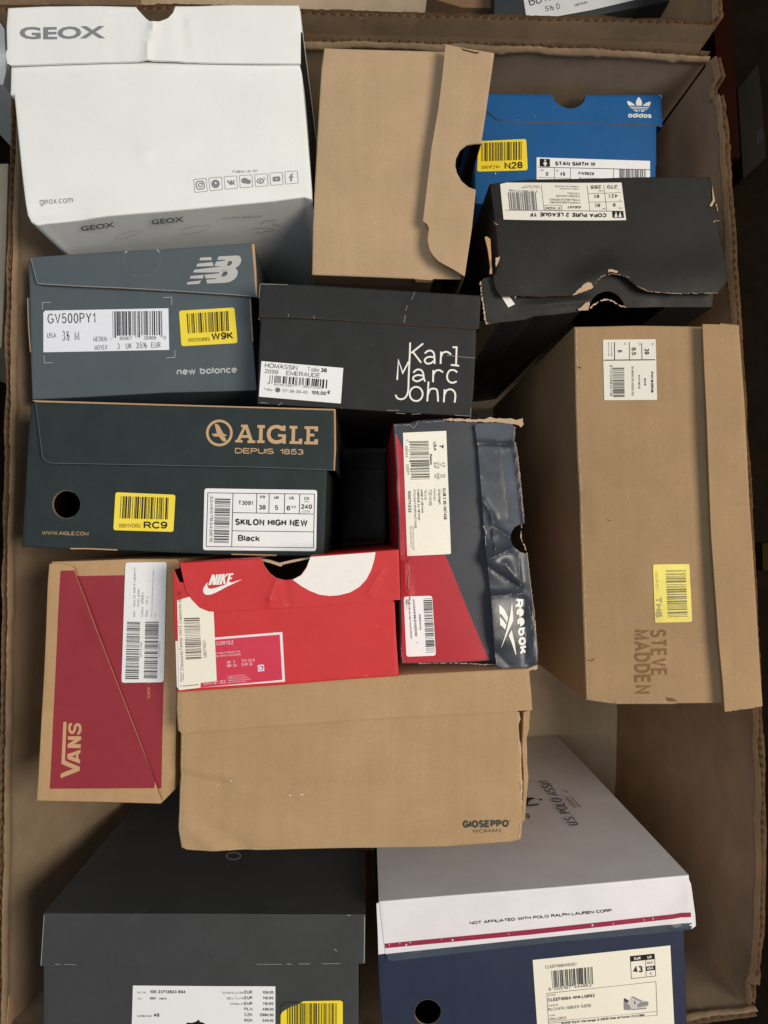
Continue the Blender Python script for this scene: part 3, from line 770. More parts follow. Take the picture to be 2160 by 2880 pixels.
a.text('IG6407', (1060, 352), (896, 350), 32, bold=.02).text('FTWWHT/LUCBLU/SOLRED', (1052, 300), (680, 298), 24).text('FTWBLA/BLELUC/ROUSOL', (1050, 266), (676, 264), 24).text('FOOTBALL/SOCCER', (1045, 220), (756, 218), 24).text('FOOTBALL', (1044, 188), (890, 186), 20).text('MADE IN INDONESIA', (1036, 134), (800, 132), 16).text('FABRIQUÉ EN INDONÉSIE', (1036, 104), (740, 102), 16)
a.text('4 067889 077488', (530, 168), (180, 148), 24).text('CAN PO# 133090', (556, 124), (330, 118), 14).text('HB900AI/EI/V11', (554, 102), (360, 98), 14).text('e- inside', (806, 368), (632, 366), 32, bold=.01).frame([(620, 345), (824, 347), (824, 404), (620, 402)], 4)
a.poly([(1444, 414), (1580, 416), (1588, 498), (1450, 496)]).text('US', (1560, 370), (1526, 370), 20).text('UK', (1362, 374), (1324, 374), 20).text('F', (1548, 268), (1534, 268), 20).text('J', (1532, 150), (1518, 150), 20).text('CHN', (1332, 154), (1280, 154), 20)
a.out('printed_text', lab, INK())
Art(plF, o, zP).bars([(165, 184), (505, 184), (525, 406), (186, 404)], 28, 11).out('barcode', lab, mat('grey ink', (96, 96, 96), bump=0))
Art(plF, o + .0002, zP).poly([(1470, 490), (1490, 420), (1510, 490)]).poly([(1520, 490), (1540, 420), (1560, 490)]).out('figure_icon', lab, WPR)

# ================================================================ slate box, left
zE = Zm(0, 640, .4581)
SLATE = mat('slate blue card', (82, 92, 97), rough=.6, spec=.25, speck=.03, mottle=.04, fine=.03, bump=.1, wear=.03)
t = box('slate grey-blue shoe box with a silver two-letter emblem on its flap and two stickers', (400, 900), .53)
plD = face(.53, 0, 0, (400, 900), waves(9, .0005))
body = panel('body', t, plD, zE((180, 205), (1535, 230), (1537, 430), (1548, 700), (1570, 994), (1020, 1008), (500, 1036), (204, 1050), (196, 800), (190, 500)), 'cfffffffff', [SLATE, RAW(), SLATE], depth=.33)
plDl = plD.up(.0036, addf(waves(10, .0006), crease((87, 790), (640, 820), .0006, 40)))
lid = panel('lid', t, plDl, zE((188, 186), (500, 166), (780, 148), (1000, 138), (1300, 116), (1546, 98), (1572, 428), (1550, 424), (1100, 394), (600, 368), (246, 350), (232, 342), (222, 320), (204, 246)), 'ffffffccccccccc'[:14], [SLATE, RAW(), SLATE], depth=.33)
panel('cut_edge', lid, plDl.up(.0002), zE((1546, 98), (1562, 104), (1574, 280), (1578, 426), (1572, 428)), 'c', [RAW(), RAW()], t=.0012, step=0)
panel('side_tab', t, plD.up(-.0015), zE((168, 432), (184, 430), (196, 600), (202, 770), (184, 764), (172, 600)), 'c', [SLATE, RAW()], step=0)
Art(plD, .0004, zE).line([(170, 434), (176, 600), (190, 766)], 5).line([(1536, 440), (1552, 700)], 6).out('cut_edge_line', t, RAW())
SILVER = mat('silver print', (186, 186, 182), rough=.4, mottle=.03, fine=0, bump=0)
zN = Zm(510, 700, .11453)
a = Art(plDl, .0003, zN)
a.poly([(462, 218), (728, 204), (752, 276), (444, 286)]).poly([(398, 366), (768, 326), (800, 424), (362, 436)]).poly([(316, 516), (832, 452), (1000, 436), (1110, 440), (1160, 560), (1080, 560), (1000, 560), (925, 578), (640, 584), (290, 582)]).poly([(236, 670), (562, 640), (526, 734), (212, 734)]).poly([(160, 824), (496, 782), (444, 868), (140, 884)])
a.poly([(920, 186), (1380, 164), (1440, 190), (1474, 250), (1468, 330), (1420, 410), (1330, 478), (1376, 520), (1390, 590), (1366, 680), (1300, 760), (1200, 816), (1080, 842), (640, 858), (612, 764), (850, 748), (855, 728), (602, 730), (572, 640), (925, 604), (1000, 436), (818, 424), (850, 318), (1075, 288), (1080, 268), (878, 274)],
       [(1160, 306), (1224, 298), (1250, 320), (1240, 370), (1190, 412), (1116, 420)], [(1040, 562), (1110, 556), (1138, 580), (1130, 630), (1080, 676), (980, 686)])
a.out('emblem_print', lid, SILVER)
a = Art(plDl, .00025, zE).curve([(778, 150), (764, 190), (768, 240), (800, 285), (840, 303), (890, 303), (940, 285), (974, 240), (985, 190), (974, 140)], 3)
a.out('perforation_line', lid, mat('slate crease', (104, 118, 122), bump=0))
a = Art(plDl, .0003, zE).line([(768, 160), (776, 148), (784, 152)], 7).line([(964, 134), (974, 148), (980, 150)], 7).line([(236, 346), (500, 362), (800, 376), (1100, 392), (1545, 422)], 3).line([(192, 190), (206, 246), (226, 322), (236, 346)], 3)
a.out('scuff_mark', lid, mat('pale scuff', (160, 166, 166)))
a = Art(plD, .00025, zE).line([(312, 459), (261, 461), (263, 504)], 3).line([(1003, 430), (1055, 428), (1056, 474)], 3).line([(272, 786), (275, 832), (326, 830)], 3).line([(1074, 752), (1075, 798), (1022, 800)], 3)
a.text('new balance', (1086, 906), (1456, 892), 42, bold=.02, geo=True).out('lettering', body, SILVER)
lab, o = sticker('label_sticker', t, plD, zE((280, 511), (1035, 497), (1040, 752), (269, 767), (268, 522)), mat('cool label paper', (236, 238, 244), rough=.5, mottle=.01))
a = Art(plD, o, zE).text('GV500PY1', (295, 592), (588, 586), 62).text('USA', (293, 681), (348, 679), 32).text('3½', (386, 696), (430, 695), 60).text('M', (462, 695), (489, 694), 56).text('MEDIUM', (576, 701), (660, 699), 30).text('MOYEN', (584, 753), (660, 751), 30).text('3', (720, 748), (737, 748), 36).text('UK', (776, 746), (812, 744), 34).text('35½', (837, 744), (904, 742), 36).text('EUR', (932, 741), (988, 739), 34)
a.text('1', (676, 697), (683, 697), 22).text('95907', (736, 693), (811, 692), 22).text('39988', (884, 691), (960, 689), 22).text('0', (1006, 689), (1020, 689), 22).out('printed_text', lab, INK())
Art(plD, o, zE).bars([(693, 516), (996, 514), (998, 662), (695, 666)], 32, 21, .09).out('barcode', lab, INK())
lot_sticker(t, plD, zE((1100, 512), (1440, 492), (1460, 710), (1115, 730)), zE((1147, 530), (1402, 514), (1407, 636), (1155, 652)), 'W9K', zE((1300, 692), (1434, 685)), 20, '0002088S', zE((1158, 704), (1290, 696)), 10, 5)

# ================================================================ black box with the script wordmark
zK = Zm(680, 760, .434)
BLK3 = mat('matt black card', (37, 38, 38), rough=.58, spec=.25, speck=.03, mottle=.06, fine=.04, bump=.12, wear=.03)
t = box('matt black shoe box with thin white handwritten lettering and a white price label', (1030, 990), .505)
plK = face(.505, 0, 0, (1030, 990), waves(12, .0006))
body = panel('body', t, plK, zK((130, 270), (1512, 340), (1515, 384), (1510, 520), (1498, 760), (1481, 942), (1200, 926), (960, 912), (640, 890), (300, 872), (106, 862), (108, 800), (118, 520)), 'f', [BLK3, RAW()], depth=.33)
plKl = plK.up(.0030, addf(waves(13, .0008), crease((680, 100), (700, 130), .0008, 40)))
lid = panel('lid', t, plKl, zK((120, 88), (480, 104), (900, 128), (1300, 152), (1544, 168), (1540, 270), (1534, 378), (1300, 362), (1060, 348), (780, 330), (470, 312), (300, 304), (112, 300), (114, 190)), 'ffffffcccccccf', [BLK3, RAW(), BLK3], depth=.33)
a = Art(plK, .0003, zK)
W_ = 11
a.curve([(1091, 470), (1088, 560), (1082, 680), (1078, 780), (1062, 822), (1036, 836), (1010, 830), (996, 808)], W_).line([(1175, 476), (1098, 538)], W_).line([(1112, 534), (1162, 600)], W_)
a.curve([(1186, 540), (1206, 524), (1230, 524), (1246, 545), (1250, 608)], W_).curve([(1248, 566), (1214, 562), (1190, 574), (1186, 592), (1202, 606), (1226, 602), (1247, 586)], W_)
a.line([(1291, 528), (1288, 608)], W_).curve([(1290, 562), (1304, 536), (1330, 530), (1356, 546)], W_).line([(1366, 500), (1392, 500), (1388, 616)], W_).line([(1354, 614), (1408, 620)], W_)
a.line([(1007, 711), (1015, 584), (1043, 666), (1082, 592)], W_)
a.curve([(1112, 664), (1132, 646), (1158, 646), (1174, 664), (1180, 700), (1188, 722)], W_).curve([(1174, 684), (1138, 680), (1112, 694), (1114, 712), (1140, 720), (1176, 702)], W_)
a.line([(1241, 648), (1239, 726)], W_).curve([(1240, 680), (1256, 654), (1280, 648), (1304, 662)], W_).curve([(1396, 662), (1374, 648), (1346, 652), (1330, 684), (1338, 716), (1362, 730), (1392, 722)], W_)
a.ring(1130, 802, 42, W_, ry=46).line([(1210, 722), (1202, 850)], W_).curve([(1206, 808), (1220, 774), (1246, 768), (1266, 782), (1272, 852)], W_).line([(1314, 772), (1309, 856)], W_).curve([(1312, 812), (1326, 782), (1350, 772), (1374, 784), (1384, 812), (1379, 858)], W_)
a.out('lettering', body, mat('white print bright', (240, 238, 230), bump=0, mottle=0, fine=0))
lab, o = sticker('label_sticker', t, plK, zK((128, 590), (658, 635), (642, 865), (112, 820)), PAPER)
a = Art(plK, o, zK).text('HOMASSIN', (150, 632), (360, 649), 30).text('Taille', (423, 656), (503, 662), 28).text('36', (511, 662), (552, 665), 27, bold=.03).text('2099', (148, 668), (235, 676), 27).text('EMERAUDE', (288, 681), (508, 698), 28)
a.text('3', (160, 739), (177, 740), 12).text('606280', (208, 748), (342, 757), 13).text('382200', (391, 761), (524, 772), 13).text('T.disp', (141, 778), (199, 784), 16).text('-37-38-39-40', (252, 790), (426, 803), 20).text('105,00', (452, 805), (547, 812), 24, bold=.03).text('€', (553, 803), (574, 805), 24, bold=.02).text('36', (218, 786), (248, 789), 20)
a.out('printed_text', lab, INK())
Art(plK, o - .0001, zK).disc(233, 777, 17).out('size_mark', lab, mat('size grey', (140, 140, 140), bump=0))
Art(plK, o, zK).bars([(184, 681), (556, 711), (552, 760), (179, 728)], 30, 31, .16).out('barcode', lab, INK())
scuffs(lid, plKl, zK, [[(1122, 138), (1116, 156), (1100, 190)], [(1072, 228), (1062, 262)], [(1060, 290), (1052, 340)], [(300, 284), (306, 302)], [(466, 298), (472, 316)], [(110, 310), (118, 326)], [(120, 92), (112, 180)], [(122, 90), (300, 96)]], 3.2)
scuffs(t, plK, zK, [[(120, 858), (170, 862)], [(236, 876), (262, 858)], [(646, 890), (652, 896)], [(940, 908), (1020, 908)], [(1000, 926), (1060, 930)], [(1100, 934), (1160, 930)], [(1380, 940), (1478, 946)], [(1482, 960), (1484, 890)], [(1330, 552), (1420, 562), (1508, 570)]], 3.2)

RUB = kraft('rubbed kraft', (188, 160, 126), speck=0)
Art(plB, .0003, zB).tear([(204, 156), (186, 300), (156, 780), (140, 1100), (120, 1480), (114, 1838)], 7).tear([(114, 1838), (400, 1848), (860, 1868)], 6).out('scuff_mark', body_plain, RUB)

# ================================================================ dark green box
zF = Zm(0, 1080, .6028)
GREEN = mat('dark green card', (36, 46, 45), rough=.58, spec=.25, speck=.03, mottle=.05, fine=.03, bump=.1, wear=.03)
TAN = mat('tan print', (196, 160, 118), rough=.6, mottle=.04, fine=.04, bump=0)
t = box('dark green shoe box with tan bird emblem, round side hole and yellow sticker, middle left', (500, 1340), .497)
plG = face(.497, 0, 0, (500, 1340), waves(15, .0005))
body = panel('body', t, plG, zF((150, 90), (1520, 130), (1522, 404), (1514, 620), (1506, 800), (1290, 796), (1080, 794), (800, 782), (550, 772), (330, 768), (106, 754), (118, 560), (136, 240)), 'cffffffffffff', [GREEN, RAW(), GREEN], depth=.35,
             holes=[circ(310, 562, 64, 32)] and [zF(*circ(310, 562, 64, 32))])
plGl = plG.up(.0036, waves(16, .0006))
lid = panel('lid', t, plGl, zF((166, 80), (600, 94), (1100, 108), (1560, 122), (1562, 402), (1200, 388), (700, 378), (235, 369), (210, 360), (194, 338), (180, 220)), 'ffffcccccccc'[:11], [GREEN, RAW(), GREEN], depth=.35)
panel('cut_edge', lid, plGl.up(.0003), zF((150, 76), (600, 89), (1100, 104), (1564, 117), (1560, 124), (1100, 110), (600, 96), (166, 84)), 'c', [RAW(), RAW()], t=.0012, step=0)
panel('cut_edge', lid, plGl.up(.0002), zF((1558, 122), (1566, 118), (1568, 300), (1562, 404), (1556, 404), (1560, 300)), 'c', [RAW(), RAW()], t=.0012, step=0)
Art(plG, .0006, zF).line([(330, 768), (410, 768), (550, 774)], 6).line([(1080, 794), (1290, 799)], 6).out('cut_edge_line', t, RAW())
Art(plGl, .0003, zF).line([(168, 84), (184, 220), (198, 338), (214, 360), (240, 369), (700, 378), (1200, 388), (1560, 402)], 2.2).out('scuff_mark', lid, mat('green worn edge', (92, 104, 100), bump=0))
zJ = Zm(570, 1170, .20494)
a = Art(plGl, .0003, zJ)
a.ring(230, 233, 166, 35).poly([(164, 106), (200, 110), (232, 140), (262, 200), (284, 240), (330, 262), (334, 274), (300, 272), (330, 348), (290, 350), (262, 334), (238, 300), (222, 282), (168, 284), (140, 268), (124, 246), (196, 240), (184, 190)])
a.poly([(528, 120), (616, 120), (688, 334), (722, 336), (722, 372), (616, 372), (616, 336), (638, 334), (628, 302), (532, 300), (518, 332), (550, 332), (548, 364), (446, 362), (446, 330), (470, 330), (556, 156), (528, 154)], [(546, 262), (586, 172), (614, 264)])
a.poly([(752, 124), (856, 126), (856, 166), (826, 166), (822, 336), (850, 336), (850, 372), (746, 370), (746, 334), (772, 334), (778, 164), (752, 162)])
a.poly([(1136, 132), (1138, 206), (1078, 204), (1050, 178), (1010, 168), (970, 178), (940, 208), (930, 254), (944, 300), (976, 326), (1012, 334), (1060, 326), (1090, 310), (1090, 286), (1034, 284), (1034, 250), (1144, 254), (1140, 382), (1100, 380), (1096, 362), (1060, 378), (1010, 384), (950, 374), (906, 340), (884, 292), (880, 236), (898, 182), (936, 142), (990, 124), (1044, 124), (1080, 138), (1096, 150), (1098, 132)])
a.poly([(1194, 136), (1300, 138), (1300, 176), (1270, 176), (1266, 346), (1318, 346), (1322, 312), (1368, 314), (1366, 386), (1192, 382), (1192, 346), (1218, 346), (1224, 174), (1194, 172)])
a.poly([(1398, 142), (1584, 144), (1584, 212), (1538, 212), (1534, 182), (1474, 180), (1474, 244), (1536, 246), (1534, 282), (1472, 280), (1470, 350), (1530, 352), (1536, 320), (1584, 320), (1582, 392), (1396, 388), (1396, 352), (1424, 350), (1428, 180), (1398, 178)])
a.text('DEPUIS', (444, 514), (978, 522), 76, bold=.012).text('1853', (1058, 526), (1384, 532), 76, bold=.012).out('emblem_print', lid, TAN)
Art(plG, .0003, zF).text('WWW.AIGLE.COM', (197, 703), (413, 707), 17, bold=.005).out('lettering', body, TAN)
Art(plG, .0004, zF).line(circ(310, 562, 65.5, 26, 60, 300), 3).out('hole_rim', body, mat('dark cut rim', (92, 84, 74), bump=0))
lot_sticker(t, plG, zF((540, 505), (820, 517), (810, 690), (530, 682)), zF((566, 523), (788, 531), (784, 632), (560, 627)), 'RC9', zF((672, 675), (782, 675)), 20, '0001VD0U', zF((557, 670), (657, 670)), 11, 6)
lab, o = sticker('label_sticker', t, plG, zF((955, 487), (1480, 495), (1475, 780), (948, 775)), PAPER, 8)
a = Art(plG, o, zF).frame([(971, 508), (1468, 514), (1463, 764), (963, 758)], 3).line([(1088, 510), (1082, 760)], 3).line([(1086, 600), (1466, 607)], 3).line([(1084, 685), (1464, 690)], 3).line([(1199, 511), (1197, 602)], 3).line([(1257, 512), (1255, 603)], 3).line([(1329, 513), (1327, 604)], 3).line([(1399, 514), (1397, 605)], 3)
a.text('T3091', (1112, 564), (1180, 566), 20, bold=.02).text('FR', (1215, 535), (1238, 535), 14, bold=.02).text('38', (1207, 586), (1240, 587), 22, bold=.02).text('UK', (1280, 537), (1303, 537), 14, bold=.02).text('5', (1283, 588), (1298, 588), 22, bold=.02).text('US', (1350, 539), (1373, 539), 14, bold=.02).text('6', (1338, 590), (1355, 590), 22, bold=.02).text('1/2', (1358, 580), (1382, 580), 12, bold=.02).text('CN', (1420, 541), (1443, 541), 14, bold=.02).text('mm', (1420, 552), (1443, 552), 8).text('240', (1405, 583), (1456, 584), 22, bold=.02).text('(2.5)', (1412, 600), (1447, 600), 11)
a.text('SKILON HIGH NEW', (1098, 658), (1435, 664), 30, bold=.025).text('Black', (1111, 732), (1213, 735), 28, bold=.025).text('3246578349616', (982, 520), (978, 738), 14)
a.out('printed_text', lab, INK())
Art(plG, o, zF).bars([(1076, 536), (1068, 742), (998, 740), (1004, 534)], 34, 41).out('barcode', lab, INK())

# ================================================================ crumpled dark and red box, centre
zR = Zm(1060, 1140, .3526)
DNAVY = mat('dark navy coated card', (52, 55, 62), rough=.42, mottle=.06, bump=.1, wear=.05)
RED2 = mat('deep red coated card', (176, 30, 44), rough=.45, mottle=.05, bump=.1, wear=.02)
t = box('crushed dark and red shoe box with a crumpled shiny lid edge and torn corners', (1270, 1530), .485)
dR = addf(waves(17, .0009, 180), crease((1120, 1230), (1136, 1560), -.0008, 12), crease((1140, 1590), (1150, 1700), .0009, 8))
plR = face(.485, 0, .0, (1270, 1530), dR)
body = panel('body', t, plR, zR((140, 156), (260, 150), (330, 128), (420, 124), (540, 118), (780, 142), (905, 142), (1060, 150), (1050, 2050), (895, 2032), (620, 2050), (300, 2056), (200, 2056), (192, 1960), (196, 1800), (190, 1540), (184, 1300), (182, 1000), (176, 840), (162, 660), (166, 560), (156, 420), (146, 260)), 'f', [DNAVY, RAW(), RED2], depth=.355, rad=.0009)
a = Art(plR, .0002, zR).poly([(146, 216), (210, 350), (375, 766), (545, 1190), (600, 1322), (740, 1670), (892, 2028), (620, 2046), (300, 2052), (206, 2052), (196, 1960), (200, 1800), (194, 1540), (188, 1300), (186, 1000), (180, 840), (166, 660), (170, 560), (160, 420), (150, 260)])
a.out('red_print', body, RED2)
WARMW = mat('cream label paper bright', (240, 236, 220), rough=.5, mottle=.02)
lab, o = sticker('label_sticker', t, plR, zR((207, 220), (552, 205), (590, 1180), (580, 1186), (242, 1202)), WARMW, off=.0004)
R_ = lambda x, y0, y1: ((x - (y0 - 700) * -.036, y0), (x - (y1 - 700) * -.036, y1))
a = Art(plR, o, zR)
for s, x, y0, y1, h, bd in (('7', 506, 312, 344, 36, .03), ('USA', 462, 293, 364, 24, .02), ('4.5', 528, 455, 494, 22, .01), ('UK', 510, 463, 486, 12, 0), ('37.5', 480, 452, 505, 22, .01), ('EUR', 462, 458, 500, 12, .02), ('24', 528, 551, 579, 22, .01), ('CM', 510, 552, 578, 12, .02), ('240', 480, 543, 590, 22, .01), ('MM', 462, 552, 582, 12, .03), ('Reebok', 430, 390, 476, 18, .03),
                          ('CLUB C 85 VINTAGE', 524, 662, 914, 24, .03), ('Women', 484, 668, 790, 24, .01), ('Femmes', 450, 668, 760, 16, 0), ('TENNIS', 410, 670, 801, 24, 0), ('TENNIS', 376, 671, 756, 16, 0), ('MADE IN VIETNAM', 348, 672, 858, 16, .02), ('FABRIQUÉ AU VIETNAM', 320, 672, 916, 16, .02), ('FTWWHT/PAPWHT/VING', 288, 674, 980, 18, .01), ('100074232', 246, 680, 855, 22, .02), ('1000742321007242321.E', 270, 962, 1156, 10, 0), ('RB-MA0039/13221701', 252, 962, 1140, 10, 0)):
    a.text(s, *R_(x + 2, y0, y1), h, bold=bd)
a.text('1', (228, 272), (229, 284), 18).text('200143', (226, 326), (230, 414), 18).text('225271', (234, 470), (240, 556), 18).out('printed_text', lab, INK())
Art(plR, o, zR).bars([(410, 285), (416, 420), (268, 424), (260, 288)], 16, 51, .06).bars([(416, 434), (422, 588), (276, 592), (268, 438)], 16, 52, .06).out('barcode', lab, INK())
lab, o = sticker('label_sticker', t, plR, zR((213, 1525), (440, 1518), (470, 1995), (235, 2005)), PAPER, 8, off=.0004)
a = Art(plR, o, zR).text('AMIA04HC99LEA0020100', (284, 1546), (304, 1842), 18, bold=.02).text('7', (304, 1886), (305, 1898), 20).text('608894010100', (336, 1666), (342, 1790), 12, bold=.02).text('CLUE C 85 VINTAGE FTWWHT/PAPWHT', (248, 1548), (268, 1862), 13, bold=.02).text('RSD + +', (230, 1548), (234, 1622), 11, bold=.02)
a.out('printed_text', lab, INK())
Art(plR, o, zR).bars([(438, 1538), (462, 1968), (392, 1972), (370, 1542)], 40, 53).out('barcode', lab, INK())
# the crushed lid edge
zr = zR.p
def cr(a_, b_, amp, w_): return crease(zr(*a_), zr(*b_), amp, w_ * .3526, True)
dRl = addf(waves(18, .0010, 120), waves(19, .00016, 30),
           cr((805, 302), (1080, 310), .0014, 22), cr((1095, 300), (1170, 940), .0012, 26), cr((845, 760), (940, 900), .0022, 34), cr((910, 890), (940, 1160), .0020, 22), cr((930, 970), (1065, 1060), -.0020, 40),
           cr((880, 1230), (1080, 1140), .0030, 46), cr((890, 1290), (1140, 1460), -.0030, 40), cr((1020, 1260), (1140, 1420), .0022, 50), cr((1140, 1440), (1150, 1530), -.0014, 20), cr((915, 1520), (1150, 1500), .0016, 26), cr((1130, 1180), (1140, 1440), .0012, 20),
           cr((1170, 1540), (1200, 2080), -.0018, 22), cr((1230, 1540), (1262, 2040), .0012, 20), cr((940, 1960), (1060, 2080), -.0012, 60), cr((1000, 320), (1060, 900), -.0008, 60))
def sheen_tilt(x, y):
    xl = 1345 + (y - 1190) * .075; u = max(0, min(1, (x - xl) / 95))
    k = 1 / (1 + math.exp(-(y - 1668) / 5)) - .55 / (1 + math.exp(-(y - 1815) / 8))
    k2 = math.exp(-((y - 1590 - (x - 1400) * .5) / 36) ** 2) * 1.2
    return .0046 * (1 - u) * (k + k2)
plRl = face(.4795, -.13, .0, (1390, 1530), addf(dRl, sheen_tilt))
CRUSH = mat('crumpled navy coated card', (54, 58, 66), rough=.40, mottle=.16, fine=.08, bump=.3, spec=.5, coat=.15, wear=.75, big=.2)
lid = panel('lid', t, plRl, zR((790, 150), (850, 142), (960, 140), (1060, 146), (1096, 168), (1098, 230), (1092, 290), (1110, 340), (1130, 520), (1150, 700), (1164, 880), (1172, 944), (1136, 952), (1104, 968), (1082, 996), (1068, 1036), (1070, 1080), (1082, 1116), (1110, 1146), (1150, 1172), (1196, 1186), (1206, 1290), (1230, 1500), (1262, 1780), (1278, 1960), (1276, 2060), (1214, 2088), (1120, 2112), (1060, 2104), (1000, 2092), (950, 2068), (940, 1960), (926, 1760), (906, 1490), (882, 1270), (872, 1200), (864, 1130), (868, 1060), (856, 980), (846, 860), (830, 640), (806, 330), (782, 170)),
            'ccccfffffffcccccccccffffffccccccccccccccccc', [CRUSH, RAW(), DNAVY], depth=.35, step=5, smooth=35)
zL = Zm(1380, 1660, .09044)
a = Art(plRl, .0004, zL)
a.poly([(656, 345), (690, 760), (694, 940), (590, 1150), (470, 1420), (330, 1750), (318, 1750), (420, 1440), (510, 1130), (590, 780)]).poly([(248, 430), (330, 490), (440, 620), (532, 830), (496, 1000), (420, 860), (340, 750), (262, 690)]).poly([(268, 810), (350, 880), (440, 990), (478, 1060), (446, 1205), (360, 1110), (284, 1050)]).poly([(645, 1210), (690, 1420), (745, 1640), (792, 2000), (770, 1990), (700, 1780), (630, 1580), (552, 1390)])
a.out('emblem_print', lid, mat('white print bright', (240, 238, 230)))
a = Art(plRl, .0004, zL).text('R', (762, 250), (724, 530), 270, bold=.036).text('e', (792, 560), (800, 820), 300, bold=.03).text('e', (815, 850), (822, 1110), 300, bold=.03).text('b', (835, 1165), (850, 1420), 262, bold=.036).text('o', (852, 1450), (862, 1715), 310, bold=.03).text('k', (875, 1745), (905, 2000), 255, bold=.035)
a.out('lettering', lid, mat('white print bright', (240, 238, 230)))
TORN = kraft('torn board', (186, 160, 132))
rn = random.Random(12)
a = Art(plRl, .0005, zR)
for ln in ([(845, 760), (890, 830), (925, 890), (938, 1000), (944, 1160)], [(930, 970), (990, 1000), (1065, 1056)], [(884, 1226), (960, 1196), (1020, 1166), (1086, 1136)], [(884, 1284), (960, 1320), (1040, 1390), (1140, 1456)], [(930, 1216), (1000, 1180), (1060, 1180)], [(806, 300), (900, 310), (1076, 308)], [(915, 1520), (1010, 1512), (1140, 1500)], [(1120, 420), (1136, 600), (1150, 760), (1160, 900)], [(1128, 1190), (1136, 1300), (1144, 1450)], [(1210, 1560), (1236, 1800), (1256, 2040)], [(944, 1990), (990, 2040), (1070, 2080)]):
    for i in range(len(ln) - 1):
        (x0, y0), (x1, y1) = ln[i], ln[i + 1]
        for k in range(6):
            if rn.random() < .62:
                u, v = k / 6, (k + rn.uniform(.5, 1.1)) / 6; j = rn.uniform(-3, 3)
                a.line([(x0 + (x1 - x0) * u + j, y0 + (y1 - y0) * u), (x0 + (x1 - x0) * v + j, y0 + (y1 - y0) * v)], rn.uniform(1.2, 4.2))
a.out('scuff_mark', lid, mat('whitened crease', (150, 152, 156), mottle=.3, bump=0))
panel('torn_board', t, plR.up(.0022), *rough(zR((520, 112), (600, 106), (780, 112), (860, 110), (905, 92), (940, 104), (1060, 104), (1120, 118), (1160, 100), (1172, 150), (1150, 176), (1130, 158), (960, 134), (905, 132), (740, 132), (560, 122)), 'c', 1.6, 5), [TORN, TORN], t=.0012, step=12)
panel('torn_board', t, plR.up(.0022), *rough(zR((886, 2094), (1000, 2082), (1004, 2094), (1110, 2120), (1230, 2086), (1276, 2066), (1280, 2104), (1200, 2120), (1120, 2132), (990, 2120), (892, 2124)), 'c', 1.6, 5), [TORN, TORN], t=.0012, step=12)
Art(plR, .0010, zR).tear([(150, 158), (260, 160), (290, 186), (330, 132), (420, 136), (540, 126)], 5).tear([(1104, 176), (1090, 240), (1104, 300), (1126, 480)], 5).tear([(140, 156), (150, 200)], 6).tear([(244, 1260), (258, 1340), (250, 1480)], 4).tear([(206, 2054), (196, 1930)], 5).tear([(330, 2056), (620, 2052), (940, 2066)], 7).out('torn_edge', t, SCUFF)
Art(plRl, .0006, zR).tear([(1098, 200), (1084, 280), (1112, 330), (1140, 560), (1172, 900)], 4).tear([(1196, 1190), (1212, 1300), (1240, 1560), (1262, 1700)], 4).tear([(1258, 1700), (1266, 1840)], 8).tear([(804, 300), (810, 320)], 8).tear([(850, 960), (872, 1010), (862, 1060), (872, 1130)], 6).tear([(1152, 950), (1150, 1060), (1180, 1130), (1198, 1186)], 7).tear([(944, 1996), (966, 2070)], 5).out('torn_edge', lid, TORN)

# ================================================================ long kraft box, right
zS = Zm(1480, 880, .5155)
KR2 = kraft('brown kraft card', (162, 133, 99))
t = box('long brown kraft shoe box pressed to the right wall, with glossy glare-paled yellow sticker', (1860, 1450), .50)
plS = face(.50, -.16, 0, (1900, 1450), addf(waves(20, .0007), crease((1632, 1360), (1646, 1500), -.0014, 20)))
body = panel('body', t, plS, zS((270, 82), (600, 76), (1000, 82), (1060, 900), (1090, 2122), (830, 2124), (800, 2128), (490, 2128), (334, 2106), (318, 1700), (304, 1240), (300, 1000), (286, 800), (276, 500)), 'f', [KR2, RAW()], depth=.345, rad=.001)
plSl = plS.up(.009, addf(waves(21, .0012, 300)))
lid = panel('lid', t, plSl, zS((964, 60), (1060, 62), (1154, 72), (1182, 500), (1210, 1000), (1236, 1400), (1260, 1800), (1282, 2146), (1180, 2160), (1084, 2176), (1072, 2000), (1052, 1800), (1026, 1440), (1010, 1200), (996, 850), (984, 560), (972, 300)), 'cffffffccccccccccc'[:17], [KR2, RAW(), KR2], depth=.35, rad=.0012)
lab, o = sticker('label_sticker', t, plS, zS((418, 147), (705, 145), (713, 475), (425, 477)), mat('warm label paper', (226, 222, 210)))
a = Art(plS, o, zS).line([(424, 259), (702, 257)], 5).line([(481, 160), (482, 257)], 4).line([(562, 160), (563, 257)], 3).line([(629, 166), (631, 257)], 3)
for s, x, y0, y1, h, bd in (('39', 645, 196, 228, 24, .03), ('8.5', 574, 190, 232, 24, .03), ('6', 498, 204, 218, 24, .03), ('Incredible', 679, 322, 437, 16, .03), ('BONE', 642, 358, 398, 10, .02), ('SYNTHETIC', 610, 340, 416, 10, .02), ('SM19000130-02002-253', 574, 293, 453, 11, .01), ('8720236830708', 456, 286, 456, 13, .0), ('EU', 684, 168, 180, 9, 0), ('US', 614, 166, 178, 9, 0), ('UK', 534, 164, 176, 9, 0), ('CHAUSSURES', 462, 162, 240, 6, 0), ('SCHUHE', 446, 162, 236, 6, 0)):
    a.text(s, (x, y0), (x + 1, y1), h, bold=bd)
a.out('printed_text', lab, INK())
Art(plS, o, zS).bars([(534, 300), (536, 460), (474, 461), (471, 300)], 28, 61).out('barcode', lab, INK())
